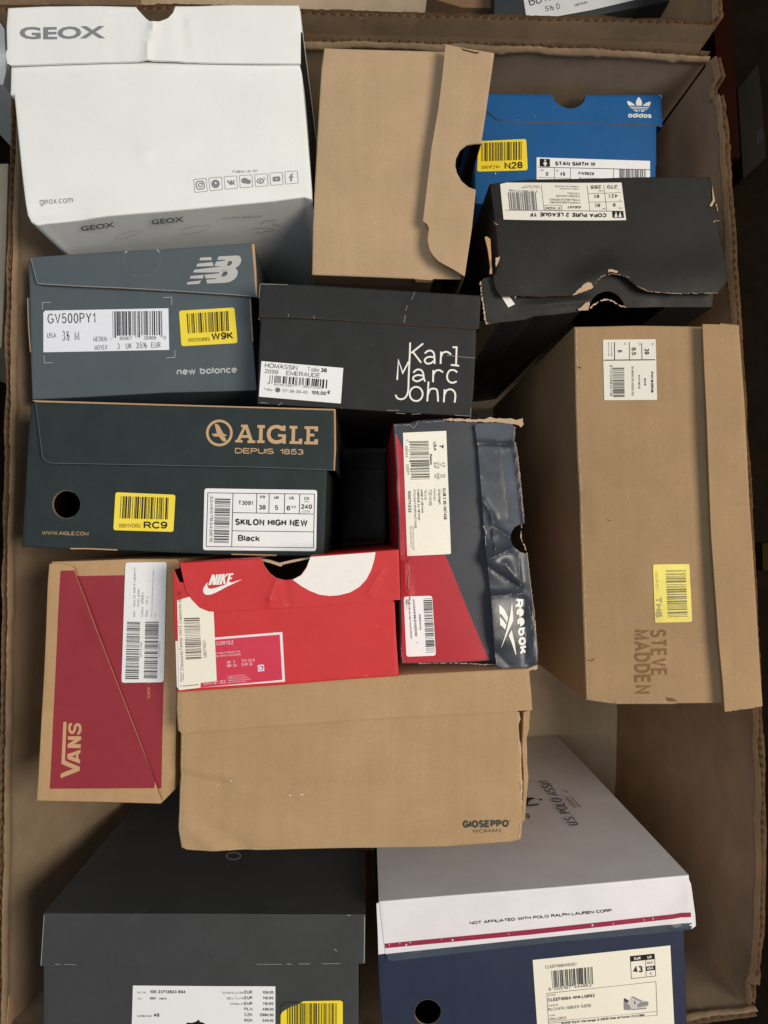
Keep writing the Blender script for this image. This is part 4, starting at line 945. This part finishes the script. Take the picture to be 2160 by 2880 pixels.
Art(plS, .0003, zS).tear([(274, 90), (280, 500), (290, 800), (304, 1000), (308, 1240), (322, 1700), (336, 2100)], 4).tear([(336, 2104), (490, 2124), (830, 2120)], 3).out('scuff_mark', body, RUB)
Art(plSl, .0003, zS).tear([(1290, 2146), (1180, 2160), (1086, 2174)], 3).out('scuff_mark', lid, RUB)
YG = mat('glare-paled yellow sticker', (236, 220, 112), rough=.3, mottle=.14)  # glare painted in: the sticker's yellow is paled
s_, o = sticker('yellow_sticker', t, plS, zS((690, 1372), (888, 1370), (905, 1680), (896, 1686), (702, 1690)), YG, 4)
Art(plS, o, zS).bars([(868, 1402), (880, 1656), (772, 1660), (760, 1404)], 26, 62).out('barcode', s_, mat('glare-greyed ink', (120, 112, 84), mottle=.5, bump=0))  # bars greyed and mottled to paint the glare over them
Art(plS, o, zS).text('TH6', (703, 1548), (706, 1662), 36, bold=.03).text('0001R10Y', (702, 1410), (706, 1510), 14).out('printed_text', s_, mat('glare-paled ink', (168, 156, 110), bump=0))  # print lightened in colour, also for the glare
Art(plS, .0003, zS).text('STEVE', (678, 1728), (684, 1984), 86, bold=.022).text('MADDEN', (586, 1728), (592, 2080), 88, bold=.022).out('lettering', body, kraft('brown print', (128, 98, 66), speck=.2))
Art(plS, .0003, zS).poly([(760, 2096), (800, 2102), (830, 2122), (770, 2120)]).line([(330, 1892), (356, 1898), (372, 1886)], 6).line([(440, 1128), (462, 1134)], 4).line([(276, 296), (300, 300)], 10).line([(476, 2128), (500, 2122)], 5).out('scuff_mark', t, kraft('brown dirt', (116, 88, 60)))

# ================================================================ crimson box, lower left
zV = Zm(60, 1540, .3345)
KR3 = kraft('warm kraft card', (184, 148, 108))
CRIM = mat('crimson print', (146, 42, 52), rough=.65, mottle=.05, fine=.05, bump=.1, wear=.02)
t = box('kraft shoe box printed crimson with a diagonal flap and tan skate lettering, lower left', (290, 1900), .49)
plV = face(.49, 0, 0, (290, 1900), waves(23, .0006))
body = panel('body', t, plV, zV((262, 128), (600, 118), (900, 106), (1300, 106), (1322, 130), (1300, 1000), (1282, 2032), (1170, 2145), (600, 2100), (200, 2090), (220, 1000)), 'f', [KR3, RAW()], depth=.34)
Art(plV, .0002, zV).poly([(440, 240), (870, 232), (1214, 226), (1196, 1130), (1178, 2022), (1080, 2040), (700, 1100)]).out('crimson_print', body, CRIM)
dVf = addf(waves(24, .0006), crease(zV.p(560, 560), zV.p(640, 740), .0006, 20))
plVf = plV.up(.0022, dVf)
flap = panel('end_flap', t, plVf, zV((242, 138), (330, 136), (430, 154), (450, 176), (470, 250), (576, 520), (700, 860), (860, 1270), (1010, 1660), (1184, 2132), (1172, 2146), (800, 2136), (400, 2128), (136, 2122), (150, 1900), (190, 1200), (214, 700), (230, 300)), 'ccccccccccfffffff'[:10] + 'ffffffff', [KR3, CRIM, KR3], depth=.34, t=.0008)
Art(plVf, .0002, zV).poly([(332, 194), (448, 192), (466, 248), (572, 520), (696, 860), (856, 1270), (1006, 1660), (1124, 1966), (1118, 2022), (700, 2026), (240, 2028), (262, 1600), (290, 1000), (312, 560)]).out('crimson_print', flap, CRIM)
zW = Zm(160, 2020, .08137)
a = Art(plVf, .00035, zW)
a.poly([(232, 120), (342, 124), (320, 640), (284, 1450), (310, 1474), (560, 1580), (796, 1680), (792, 1816), (600, 1890), (400, 1970), (160, 2058), (124, 2050), (140, 1920), (300, 1840), (570, 1748), (400, 1680), (160, 1575), (190, 900)])
a.poly([(388, 620), (838, 620), (846, 730), (700, 830), (610, 890), (830, 900), (820, 1030), (376, 1022), (376, 890), (480, 830), (600, 750), (384, 742)])
a.poly([(362, 1240), (824, 1084), (812, 1200), (745, 1240), (745, 1400), (804, 1440), (796, 1570), (362, 1400)], [(530, 1320), (660, 1264), (660, 1370)])
a.curve([(530, 200), (460, 220), (440, 320), (450, 420), (510, 495), (580, 470), (620, 380), (650, 260), (720, 212), (790, 250), (812, 340), (800, 440), (740, 520), (712, 520)], 92)
a.out('lettering', flap, mat('tan kraft print', (198, 158, 114), bump=0))
lab, o = sticker('label_sticker', t, plV, zV((878, 125), (1225, 122), (1200, 1130), (845, 1135)), mat('glossy label paper', (232, 232, 230), rough=.32, mottle=.01), 8, off=.0006)
GI = mat('soft grey ink', (110, 110, 110), bump=0)
a = Art(plV, o, zV).text('Item   Vans UA Sk8-Hi trainers in', (962, 584), (966, 168), 20).text('forest green', (996, 498), (999, 346), 20).text('Colour  GREEN', (1028, 580), (1034, 376), 20).text('Size     UK 4', (1066, 580), (1070, 410), 20).text('Care instructions printed inside the box tongue', (1104, 584), (1118, 186), 10).text('synthetic', (1130, 590), (1134, 540), 10).text('122731108', (1016, 926), (1020, 796), 15).text('A011108001', (1170, 922), (1172, 786), 13)
a.out('printed_text', lab, GI)
Art(plV, o, zV).bars([(893, 622), (877, 1103), (990, 1105), (1003, 625)], 44, 71).bars([(1047, 622), (1033, 1097), (1145, 1099), (1160, 620)], 44, 72).out('barcode', lab, mat('dark grey ink', (62, 62, 62), bump=0))
Art(plV, .0004, zV).text('"OFF TH', (1084, 1274), (1092, 1090), 24, bold=.01).out('lettering', body, mat('tan kraft print', (198, 158, 114)))

# ================================================================ red box
zX = Zm(440, 1500, .4581)
RED = mat('bright red card', (200, 44, 46), rough=.55, mottle=.04, fine=.03, bump=.1, wear=.015)
WH2 = mat('warm white print', (238, 232, 226), bump=0, mottle=.02)
t = box('bright red shoe box with a white tick emblem and half-round notch', (800, 1750), .465)
plX = face(.465, 0, .0, (800, 1750), waves(26, .0006))
body = panel('body', t, plX, zX((104, 222), (140, 300), (500, 306), (800, 300), (1454, 300), (1456, 424), (1466, 640), (1482, 870), (1180, 890), (800, 922), (500, 942), (136, 968), (124, 800), (110, 500)), 'cccccffffffffff'[:14], [RED, RAW(), RED], depth=.30)
dXl = addf(waves(27, .0007), cr((0, 0), (1, 0), 0, 10), crease(zX.p(735, 290), zX.p(700, 400), .0007, 9), crease(zX.p(700, 400), zX.p(690, 440), .0007, 8), crease(zX.p(790, 300), zX.p(810, 440), -.0005, 10), crease(zX.p(1390, 225), zX.p(1310, 370), .0006, 9))
plXl = plX.up(.0020, dXl)
nX = [(644, 158), (662, 200), (694, 244), (736, 274), (790, 288), (842, 282), (886, 256), (918, 212), (934, 180), (944, 146)]
lid = panel('lid', t, plXl, zX((144, 186), (300, 178), *nX, (1100, 134), (1340, 116), (1482, 106), (1492, 408), (1260, 426), (1000, 446), (640, 466), (380, 482), (320, 480), (264, 456), (214, 404), (182, 350), (164, 280)), 'ffcccccccccccffcccccccccccc'[:2] + 'c' * 9 + 'ffffcccccccccc', [RED, RAW(), RED], depth=.30, step=8)
Art(plXl, .0004, zX, fine=True).poly([(946, 145), (1100, 134), (1345, 116), (1338, 160), (1318, 226), (1288, 284), (1244, 330), (1190, 362), (1120, 380), (1060, 384), (1000, 376), (940, 352), (890, 324), (836, 284), (890, 257), (922, 212)]).out('white_print', lid, WH2)
panel('folded_liner', t, plX.up(-.004, None), zX((642, 156), (700, 166), (750, 182), (770, 178), (830, 164), (944, 146), (940, 156), (820, 182), (776, 192), (764, 204), (744, 198), (700, 182), (646, 170)), 'c', [TORN, TORN], t=.006, step=0)
zY = Zm(550, 1590, .09042)
a = Art(plXl, .0003, zY)
a.poly([(508, 290), (602, 288), (612, 430), (644, 286), (720, 284), (628, 606), (530, 608), (528, 460), (484, 612), (396, 618)]).poly([(740, 280), (820, 276), (718, 602), (634, 606)]).poly([(834, 270), (916, 268), (886, 372), (966, 260), (1040, 258), (908, 390), (940, 580), (872, 590), (852, 440), (812, 596), (736, 602)])
a.poly([(1040, 254), (1184, 244), (1166, 300), (1096, 306), (1080, 384), (1144, 378), (1122, 430), (1060, 434), (1036, 520), (1090, 512), (1110, 530), (1040, 570), (956, 580)])
a.poly([(380, 524), (366, 590), (368, 650), (396, 706), (440, 726), (530, 724), (660, 690), (860, 622), (1100, 540), (1455, 430), (1200, 560), (980, 660), (760, 780), (600, 860), (480, 906), (370, 920), (290, 900), (246, 850), (232, 780), (250, 700), (300, 620)])
a.out('emblem_print', lid, mat('white print bright', (240, 238, 230)))
scuffs(lid, plXl, zX, [[(740, 292), (718, 350), (700, 408)], [(1392, 226), (1340, 300), (1300, 370)], [(790, 440), (820, 436)]], 3, .0004, mat('pale red crease', (226, 110, 104), bump=0))
PINKF = mat('pinkish white print', (240, 222, 226), bump=0, mottle=.02)
PINK = mat('pink red print', (206, 52, 76), bump=.05, mottle=.03)
sz = Zm(470, 1740, .217)
lab, o = sticker('label_sticker', t, plX, sz((110, 290), (140, 286), (628, 242), (1495, 170), (1530, 815), (440, 890), (160, 925), (130, 880)), PINKF, off=.0003)
Art(plX, o, sz).poly([(628, 270), (1462, 204), (1495, 790), (440, 888), (436, 820)]).out('pink_print', lab, PINK)
a = Art(plX, o + .0002, sz).text('E CORTEZ', (590, 345), (866, 326), 44).text('VARSITY RED STARDUST-SAIL', (560, 466), (956, 430), 22).text('ROUGE GRAIN/VOILE/CEDRE', (590, 498), (958, 468), 22).text('UK  3', (782, 578), (882, 570), 36).text('BR 34', (784, 626), (908, 616), 34).text('CM 22.5', (972, 556), (1140, 550), 34).text('EUR 36', (974, 606), (1108, 600), 34).text('DN1791 103', (484, 856), (762, 834), 44)
for i, s in enumerate(('MADE IN INDONESIA /', 'FABRIQUÉ EN INDONÉSIE /', 'FABRICADO EN INDONESIA /', 'HECHO EN INDONESIA')): a.text(s, (790, 752 + i * 27), (1030 + (i % 3) * 34, 732 + i * 27), 15)
a.poly([(1176, 598), (1256, 590), (1264, 672), (1182, 682)])
a.out('printed_text', lab, PINKF)
Art(plX, o + .0004, sz).frame(rrect([(1192, 614), (1236, 610), (1244, 658), (1198, 662)], 8), 7).poly([(1222, 608), (1248, 606), (1250, 640), (1236, 642)]).out('recycling_icon', lab, GI)
st, o = sticker('label_sticker', t, plX, [sz.p(134, -240), sz.p(450, -330), sz.p(600, -220), sz.p(612, 0), sz.p(648, 800), sz.p(440, 828), sz.p(436, 890), sz.p(160, 922)], CREAM, off=.0008, label='cream paper strip with a barcode, stuck over the printed label')
a = Art(plX, o, zX).text('75521 Chaussures Femme WHITE Chaussures de ville', (172, 910), (152, 352), 21).text('128075521', (312, 764), (304, 656), 18).text('5', (160, 938), (159, 930), 12).line([(166, 936), (262, 926)], 4)
a.out('printed_text', st, mat('dark grey ink', (62, 62, 62)))
Art(plX, o, zX).bars([(172, 520), (183, 773), (280, 768), (268, 516)], 30, 81).out('barcode', st, mat('brown grey ink', (92, 70, 70), bump=0))
scuffs(t, plX, zX, [[(1270, 876), (1300, 868)], [(1350, 560), (1358, 576)]], 3, .0003, mat('pale red crease', (226, 110, 104)))

# ================================================================ wide kraft box in the lower middle
zO = Zm(440, 1860, .6751)
KR4 = kraft('ochre kraft card', (173, 143, 106))
t = box('wide brown kraft shoe box with small dark lettering and one side torn open', (990, 2150), .48)
dO = addf(waves(29, .0009, 220), crease((511, 2184), (620, 2208), -.0018, 16), crease((620, 2210), (1463, 2212), -.0007, 12), crease((520, 2300), (600, 2380), .0016, 26), crease((515, 2290), (690, 2385), -.0012, 20))
plO = face(.48, 0, .0, (990, 2150), dO)
body = panel('body', t, plO, zO((108, 280), (1498, 200), (1506, 300), (1514, 480), (1520, 660), (1514, 736), (1480, 748), (1400, 752), (1200, 766), (900, 772), (560, 778), (300, 784), (160, 782), (128, 780), (110, 772), (104, 740), (98, 700), (104, 480)), 'f', [KR4, RAW()], depth=.31, rad=.001)
plOl = plO.up(.0080, addf(waves(30, .0007), crease((800, 1960), (810, 1962), .0005, 60)))
lid = panel('lid', t, plOl, zO((92, 122), (600, 88), (1100, 60), (1546, 38), (1554, 120), (1560, 204), (1300, 216), (900, 238), (500, 266), (104, 300), (96, 290), (90, 200)), 'fffffcccccff'[:12], [KR4, RAW(), KR4], depth=.31, rad=.0012)
Art(plO, .0003, zO).text('GIOSEPPO', (1275, 692), (1468, 690), 31, bold=.036).text('WOMAN', (1316, 713), (1433, 711), 15).disc(1472, 664, 2.5).out('lettering', body, mat('dark green ink', (52, 58, 54), bump=0))
Art(plO, .0003, zO).tear([(112, 300), (106, 480), (100, 700), (106, 745)], 4).tear([(112, 774), (160, 780), (300, 782), (560, 775), (900, 770)], 3).tear([(1480, 745), (1512, 736), (1518, 660)], 4).out('scuff_mark', body, RUB)
Art(plOl, .0003, zO).tear([(94, 126), (100, 296)], 3).out('scuff_mark', lid, RUB)
# torn side: outer ply curling away on the right
panel('torn_ply', t, plO.up(-.004, waves(31, .002, 60)), zO((1532, 214), (1556, 206), (1552, 280), (1540, 320), (1542, 420), (1548, 480), (1540, 560), (1532, 660), (1522, 668), (1530, 560), (1532, 460), (1524, 360), (1530, 290)), 'f', [KR4, RAW()], depth=.29, step=8, rad=.0004)
panel('torn_ply', t, plO.up(-.0005, waves(32, .0015, 30)), *rough(zO((1494, 206), (1512, 212), (1518, 240), (1510, 270), (1508, 320), (1518, 350), (1520, 420), (1524, 520), (1524, 640), (1518, 660), (1514, 480), (1504, 300)), 'c', 1.5, 6), [TORN, RAW()], t=.003, step=8)
scuffs(t, plO, zO, [[(252, 518), (280, 512)], [(306, 496), (314, 500)], [(552, 558), (562, 556)], [(600, 556), (612, 554)]], 4, .0003, mat('white fleck', (226, 214, 196), bump=0))

# ================================================================ dark grey box, bottom left
zQ = Zm(0, 2200, .651)
DGREY = mat('dark grey card', (63, 65, 65), rough=.6, spec=.22, speck=.035, mottle=.07, fine=.04, bump=.15, wear=.05, big=.08)
t = box('plain dark grey lidded shoe box with a white multi-currency price label', (570, 2760), .50)
plQ = face(.50, 0, 0, (570, 2760), waves(33, .0004))
body = panel('body', t, plQ, zQ((192, 740), (1545, 740), (1545, 1240), (190, 1240)), 'f', [DGREY, RAW()], depth=.343)
plQl = plQ.up(.0035, waves(34, .0006))
lid = panel('lid', t, plQl, zQ((190, 572), (600, 573), (1200, 575), (1575, 577), (1574, 700), (1573, 785), (1200, 788), (700, 790), (176, 794), (182, 700)), 'fffffccccf', [DGREY, RAW(), DGREY], depth=.346)
e0 = plQl.at(124, 2572); e1 = plQl.at(1025, 2576)
topQ = wallplane((e0.x, e0.y, 0), (e1.x, e1.y, 0)).up(.0008)
Art(topQ, .0006, zQ).ring(1008, 322, 31, 6, ry=15).line([(986, 299), (992, 293)], 4).disc(983, 362, 2.5).out('lettering', lid, mat('pale grey print', (150, 150, 148), bump=0))
lab, o = sticker('label_sticker', t, plQ, zQ((575, 877), (940, 880), (1190, 880), (1190, 1180), (566, 1180)), PAPER, 0)
zs = Zm(360, 2740, .38577)
a = Art(plQ, o, zs).text('105 23713503 604', (162, 136), (422, 136), 22, bold=.02).text('890   navy', (162, 181), (284, 182), 18, bold=.01).text('40', (190, 307), (230, 307), 26, bold=.03).text('Art. No.', (70, 136), (134, 136), 14).text('Col.', (70, 181), (100, 181), 14).text('Größe/size', (70, 308), (174, 307), 14)
for i, (c, n, pre) in enumerate((('EUR', '109,95', 'D.A.B.NL.LU.SK'), ('EUR', '119,95', 'EE.LT.LV.IS'), ('EUR', '119,95', 'FR.IRL.FI'), ('PLN', '499,00', ''), ('CZK', '2990,00', ''), ('RON', '549,00', ''))):
    y = 138 + i * 41
    a.text(c, (850, y), (908, y), 22, bold=.01).text(n, (982 - (20 if len(n) > 6 else 0), y), (1062, y), 20, bold=.02)
    if pre: a.text(pre, (846 - 11 * len(pre), y + 1), (846, y), 14)
a.out('printed_text', lab, INK())
Art(plQ, o, zs).poly([(425, 363), (430, 348), (470, 350), (500, 340), (515, 326), (530, 344), (556, 350), (566, 366), (566, 420), (420, 420)]).out('shoe_picture', lab, INK())
s_, o = sticker('yellow_sticker', t, plQ, [zs.p(1114, 292), zs.p(1126, 268), zs.p(1190, 228), zs.p(1240, 216), zs.p(1280, 192), zs.p(1550, 188), zs.p(1566, 200), zs.p(1566, 520), zs.p(1112, 520)], YELLOW, 0)
Art(plQ, o, zs).bars([(1160, 206), (1522, 206), (1522, 450), (1160, 450)], 34, 91).out('barcode', s_, INK())
Art(plQ, o + .0002, zs).poly([(1114, 292), (1126, 268), (1190, 228), (1240, 214), (1250, 200), (1150, 200), (1114, 230)]).out('folded_corner', s_, DGREY)
Art(plQl, .0004, zQ).line([(1444, 720), (1456, 730)], 2.5).line([(1575, 580), (1573, 780)], 3).line([(192, 574), (178, 790)], 2.5).line([(240, 784), (262, 786)], 2).line([(278, 785), (330, 787)], 1.6).line([(1110, 784), (1220, 784)], 1.6).line([(1240, 783), (1260, 784)], 2.4).line([(1290, 783), (1340, 783)], 2).line([(1390, 783), (1470, 783)], 1.6).line([(1500, 575), (1516, 574)], 2.5).out('scuff_mark', lid, mat('pale scuff', (160, 166, 166)))

# ================================================================ navy and white box, bottom right
zU = Zm(1000, 2040, .6992)
NAVY = mat('navy card', (37, 45, 68), rough=.55, mottle=.06, fine=.03, bump=.1, wear=.03)
LIDW = mat('off-white lid card', (228, 224, 225), rough=.5, mottle=.05, fine=.02, bump=.15, big=.06)
t = box('navy shoe box with an off-white lid, red stripe and a label picturing a trainer', (1500, 2700), .50)
plU = face(.50, 0, 0, (1500, 2700), waves(36, .0005))
body = panel('body', t, plU, zU((92, 900), (1316, 780), (1320, 900), (1330, 1200), (1336, 1300), (112, 1300), (108, 1200), (98, 1040)), 'f', [NAVY, RAW()], depth=.343, holes=[zU(*circ(291, 1155, 53, 32))])
dUl = addf(waves(37, .0006), crease(zU.p(1310, 640), zU.p(1310, 790), -.0008, 14), crease(zU.p(1280, 810), zU.p(1350, 800), .0010, 10))
Art(plU, .0004, zU).line(circ(291, 1155, 54, 26, 100, 330), 2.2).out('hole_rim', body, mat('dark cut rim', (92, 84, 74), bump=0))
plUl = plU.up(.003, dUl)
lid = panel('lid', t, plUl, zU((98, 712), (400, 688), (800, 656), (1100, 630), (1338, 608), (1346, 700), (1350, 820), (1200, 836), (800, 872), (400, 918), (150, 948), (132, 942), (122, 920), (110, 820)), 'ffffffccccccff', [LIDW, LIDW, LIDW], depth=.346)
a = Art(plUl, .0002, zU).poly([(121, 920), (1350, 792), (1350, 820), (1200, 836), (800, 872), (400, 918), (150, 948), (134, 944)])
a.out('grey_print', lid, mat('navy grey print', (66, 74, 86), rough=.4, wear=.3))
Art(plUl, .0003, zU).poly([(117, 878), (700, 822), (1348, 752), (1349, 770), (700, 842), (119, 896)]).out('red_stripe', lid, mat('crimson stripe', (150, 34, 68), bump=0, wear=.12))
panel('side_tuck', t, plUl.up(-.0006), zU((84, 716), (98, 712), (112, 820), (122, 918), (92, 922), (90, 850)), 'c', [LIDW, LIDW], t=.001, step=0)
panel('side_tuck', t, plUl.up(-.0004), zU((1340, 616), (1350, 640), (1366, 760), (1368, 806), (1352, 818), (1348, 700)), 'c', [LIDW, LIDW], t=.001, step=0)
Art(plUl, .0003, zU).text('NOT AFFILIATED WITH POLO RALPH LAUREN CORP.', (460, 802), (1034, 749), 12, bold=.02).out('lettering', lid, INK())
e0 = plUl.at(1068, 2538); e1 = plUl.at(1936, 2465)
topU = wallplane((e0.x, e0.y, 0), (e1.x, e1.y, 0)).up(.0008)
zp = Zm(1440, 2150, .14467)
a = Art(topU, .0006, zp).text('U.S. POLO ASSN', (1310, 1190), (720, 330), 200, up=(-215, 10), bold=.01)
a.poly([(150, 680), (330, 660), (420, 655), (440, 680), (360, 700), (320, 740), (300, 800), (150, 790)]).poly([(280, 800), (420, 790), (520, 770), (525, 796), (420, 815), (280, 825)]).poly([(520, 690), (560, 678), (595, 700), (565, 716)]).poly([(300, 965), (330, 985), (345, 1040), (330, 1062), (300, 1060), (270, 1020), (275, 985)], [(300, 990), (318, 1010), (316, 1040), (296, 1040), (286, 1010)])
a.out('emblem_print', lid, mat('dark brown ink', (40, 32, 28), bump=0))
Art(topU, .0006, zp).line([(1040, 640), (1220, 860)], 14).line([(1150, 640), (1330, 850)], 14).line([(1000, 500), (1100, 560)], 12).line([(1090, 660), (1270, 850)], 8).out('lettering', lid, mat('faded red ink', (130, 84, 84), bump=0))
zq = Zm(1490, 2650, .25316)
lab, o = sticker('label_sticker', t, plU, [zq.p(30, 192), zq.p(1558, 32), zq.p(1612, 1060), zq.p(90, 1060)], CREAM)
a = Art(plU, o, zq).text('CLEEF006M/DUS1', (172, 286), (516, 250), 34).text('8', (208, 532), (234, 530), 32).text('055197', (268, 528), (456, 508), 36).text('444863', (494, 505), (682, 484), 36)
a.poly([(1110, 150), (1380, 122), (1384, 182), (1114, 210)]).frame([(1112, 152), (1380, 124), (1396, 370), (1126, 398)], 5).line([(1282, 192), (1290, 380)], 4).poly([(1286, 266), (1388, 254), (1391, 302), (1289, 314)]).text('43', (1150, 336), (1254, 326), 72, bold=.03).text('8½/9', (1302, 238), (1364, 230), 26).text('10', (1328, 358), (1356, 355), 26)
a.line([(188, 562), (1398, 432)], 4).line([(188, 562), (206, 900)], 4).line([(1398, 432), (1414, 806)], 4).line([(204, 880), (1414, 764)], 3).line([(206, 896), (1416, 806)], 3)
a.text('Article', (202, 594), (284, 584), 20).text('CLEEF006A-WHI-LGR03', (204, 654), (718, 602), 36, bold=.02).text('Material', (206, 708), (310, 697), 20).text('PU SYNTH. NUBUCK-SUEDE', (208, 760), (684, 710), 34).text('Color', (214, 820), (282, 812), 20).text('WHI-LGR03', (216, 868), (404, 848), 32).text('BONIS S.p.A. Via Larga, 2 31010 Onè di Fonte (TV) Italia', (352, 908), (1272, 812), 26, bold=.02)
a.out('printed_text', lab, INK())
Art(plU, o, zq).bars([(236, 312), (692, 266), (700, 446), (250, 492)], 32, 95, .08).out('barcode', lab, INK())
Art(plU, o + .0002, zq).text('EUR', (1156, 190), (1228, 182), 30, bold=.03).text('UK', (1302, 174), (1354, 168), 30, bold=.03).text('USA', (1300, 300), (1370, 290), 30, bold=.03).out('white_text', lab, WPR)
Art(plU, o, zq).poly([(1042, 620), (1052, 612), (1100, 640), (1140, 588), (1170, 604), (1250, 640), (1312, 656), (1310, 700), (1280, 730), (1130, 740), (1042, 730)]).out('shoe_picture', lab, mat('light grey ink', (200, 196, 192), bump=0))
Art(plU, o + .0002, zq).poly([(1042, 650), (1060, 650), (1110, 700), (1120, 736), (1042, 730)]).poly([(1190, 690), (1230, 660), (1312, 652), (1314, 690), (1200, 716)]).line([(1140, 600), (1180, 624), (1240, 650)], 14).line([(1042, 738), (1130, 740), (1290, 728)], 10).out('shoe_picture', lab, mat('mid grey ink', (140, 136, 140), bump=0))
Art(plU, o + .0003, zq).poly([(1042, 622), (1054, 614), (1092, 640), (1084, 662), (1048, 650)]).line([(1158, 646), (1166, 680)], 10).out('shoe_picture', lab, mat('navy ink', (50, 50, 66), bump=0))
rn = random.Random(4)
a = Art(plUl, .0005, zU)
for x in (136, 178, 204, 220, 346, 390, 616, 952, 1036, 1160, 1196):
    y = 886 - (x - 118) * .1016 + rn.uniform(-5, 5); a.disc(x, y, rn.uniform(1.5, 4), rn.uniform(1.5, 5))
a.out('scuff_mark', lid, mat('white fleck pale', (214, 206, 208), bump=0))

# ================================================================ a dark box deep in the gap at the centre
t = box('small black box lying deep in the dark gap beside the green box', (1030, 1390), .66)
panel('body', t, face(.66), [(966, 1262), (1082, 1262), (1082, 1516), (966, 1516)], 'f', [BLK, RAW()], depth=.18, rad=.001)
panel('lid', t, face(.657), [(964, 1262), (1084, 1262), (1084, 1318), (964, 1322)], 'cfcc', [BLK, RAW(), BLK], depth=.15)
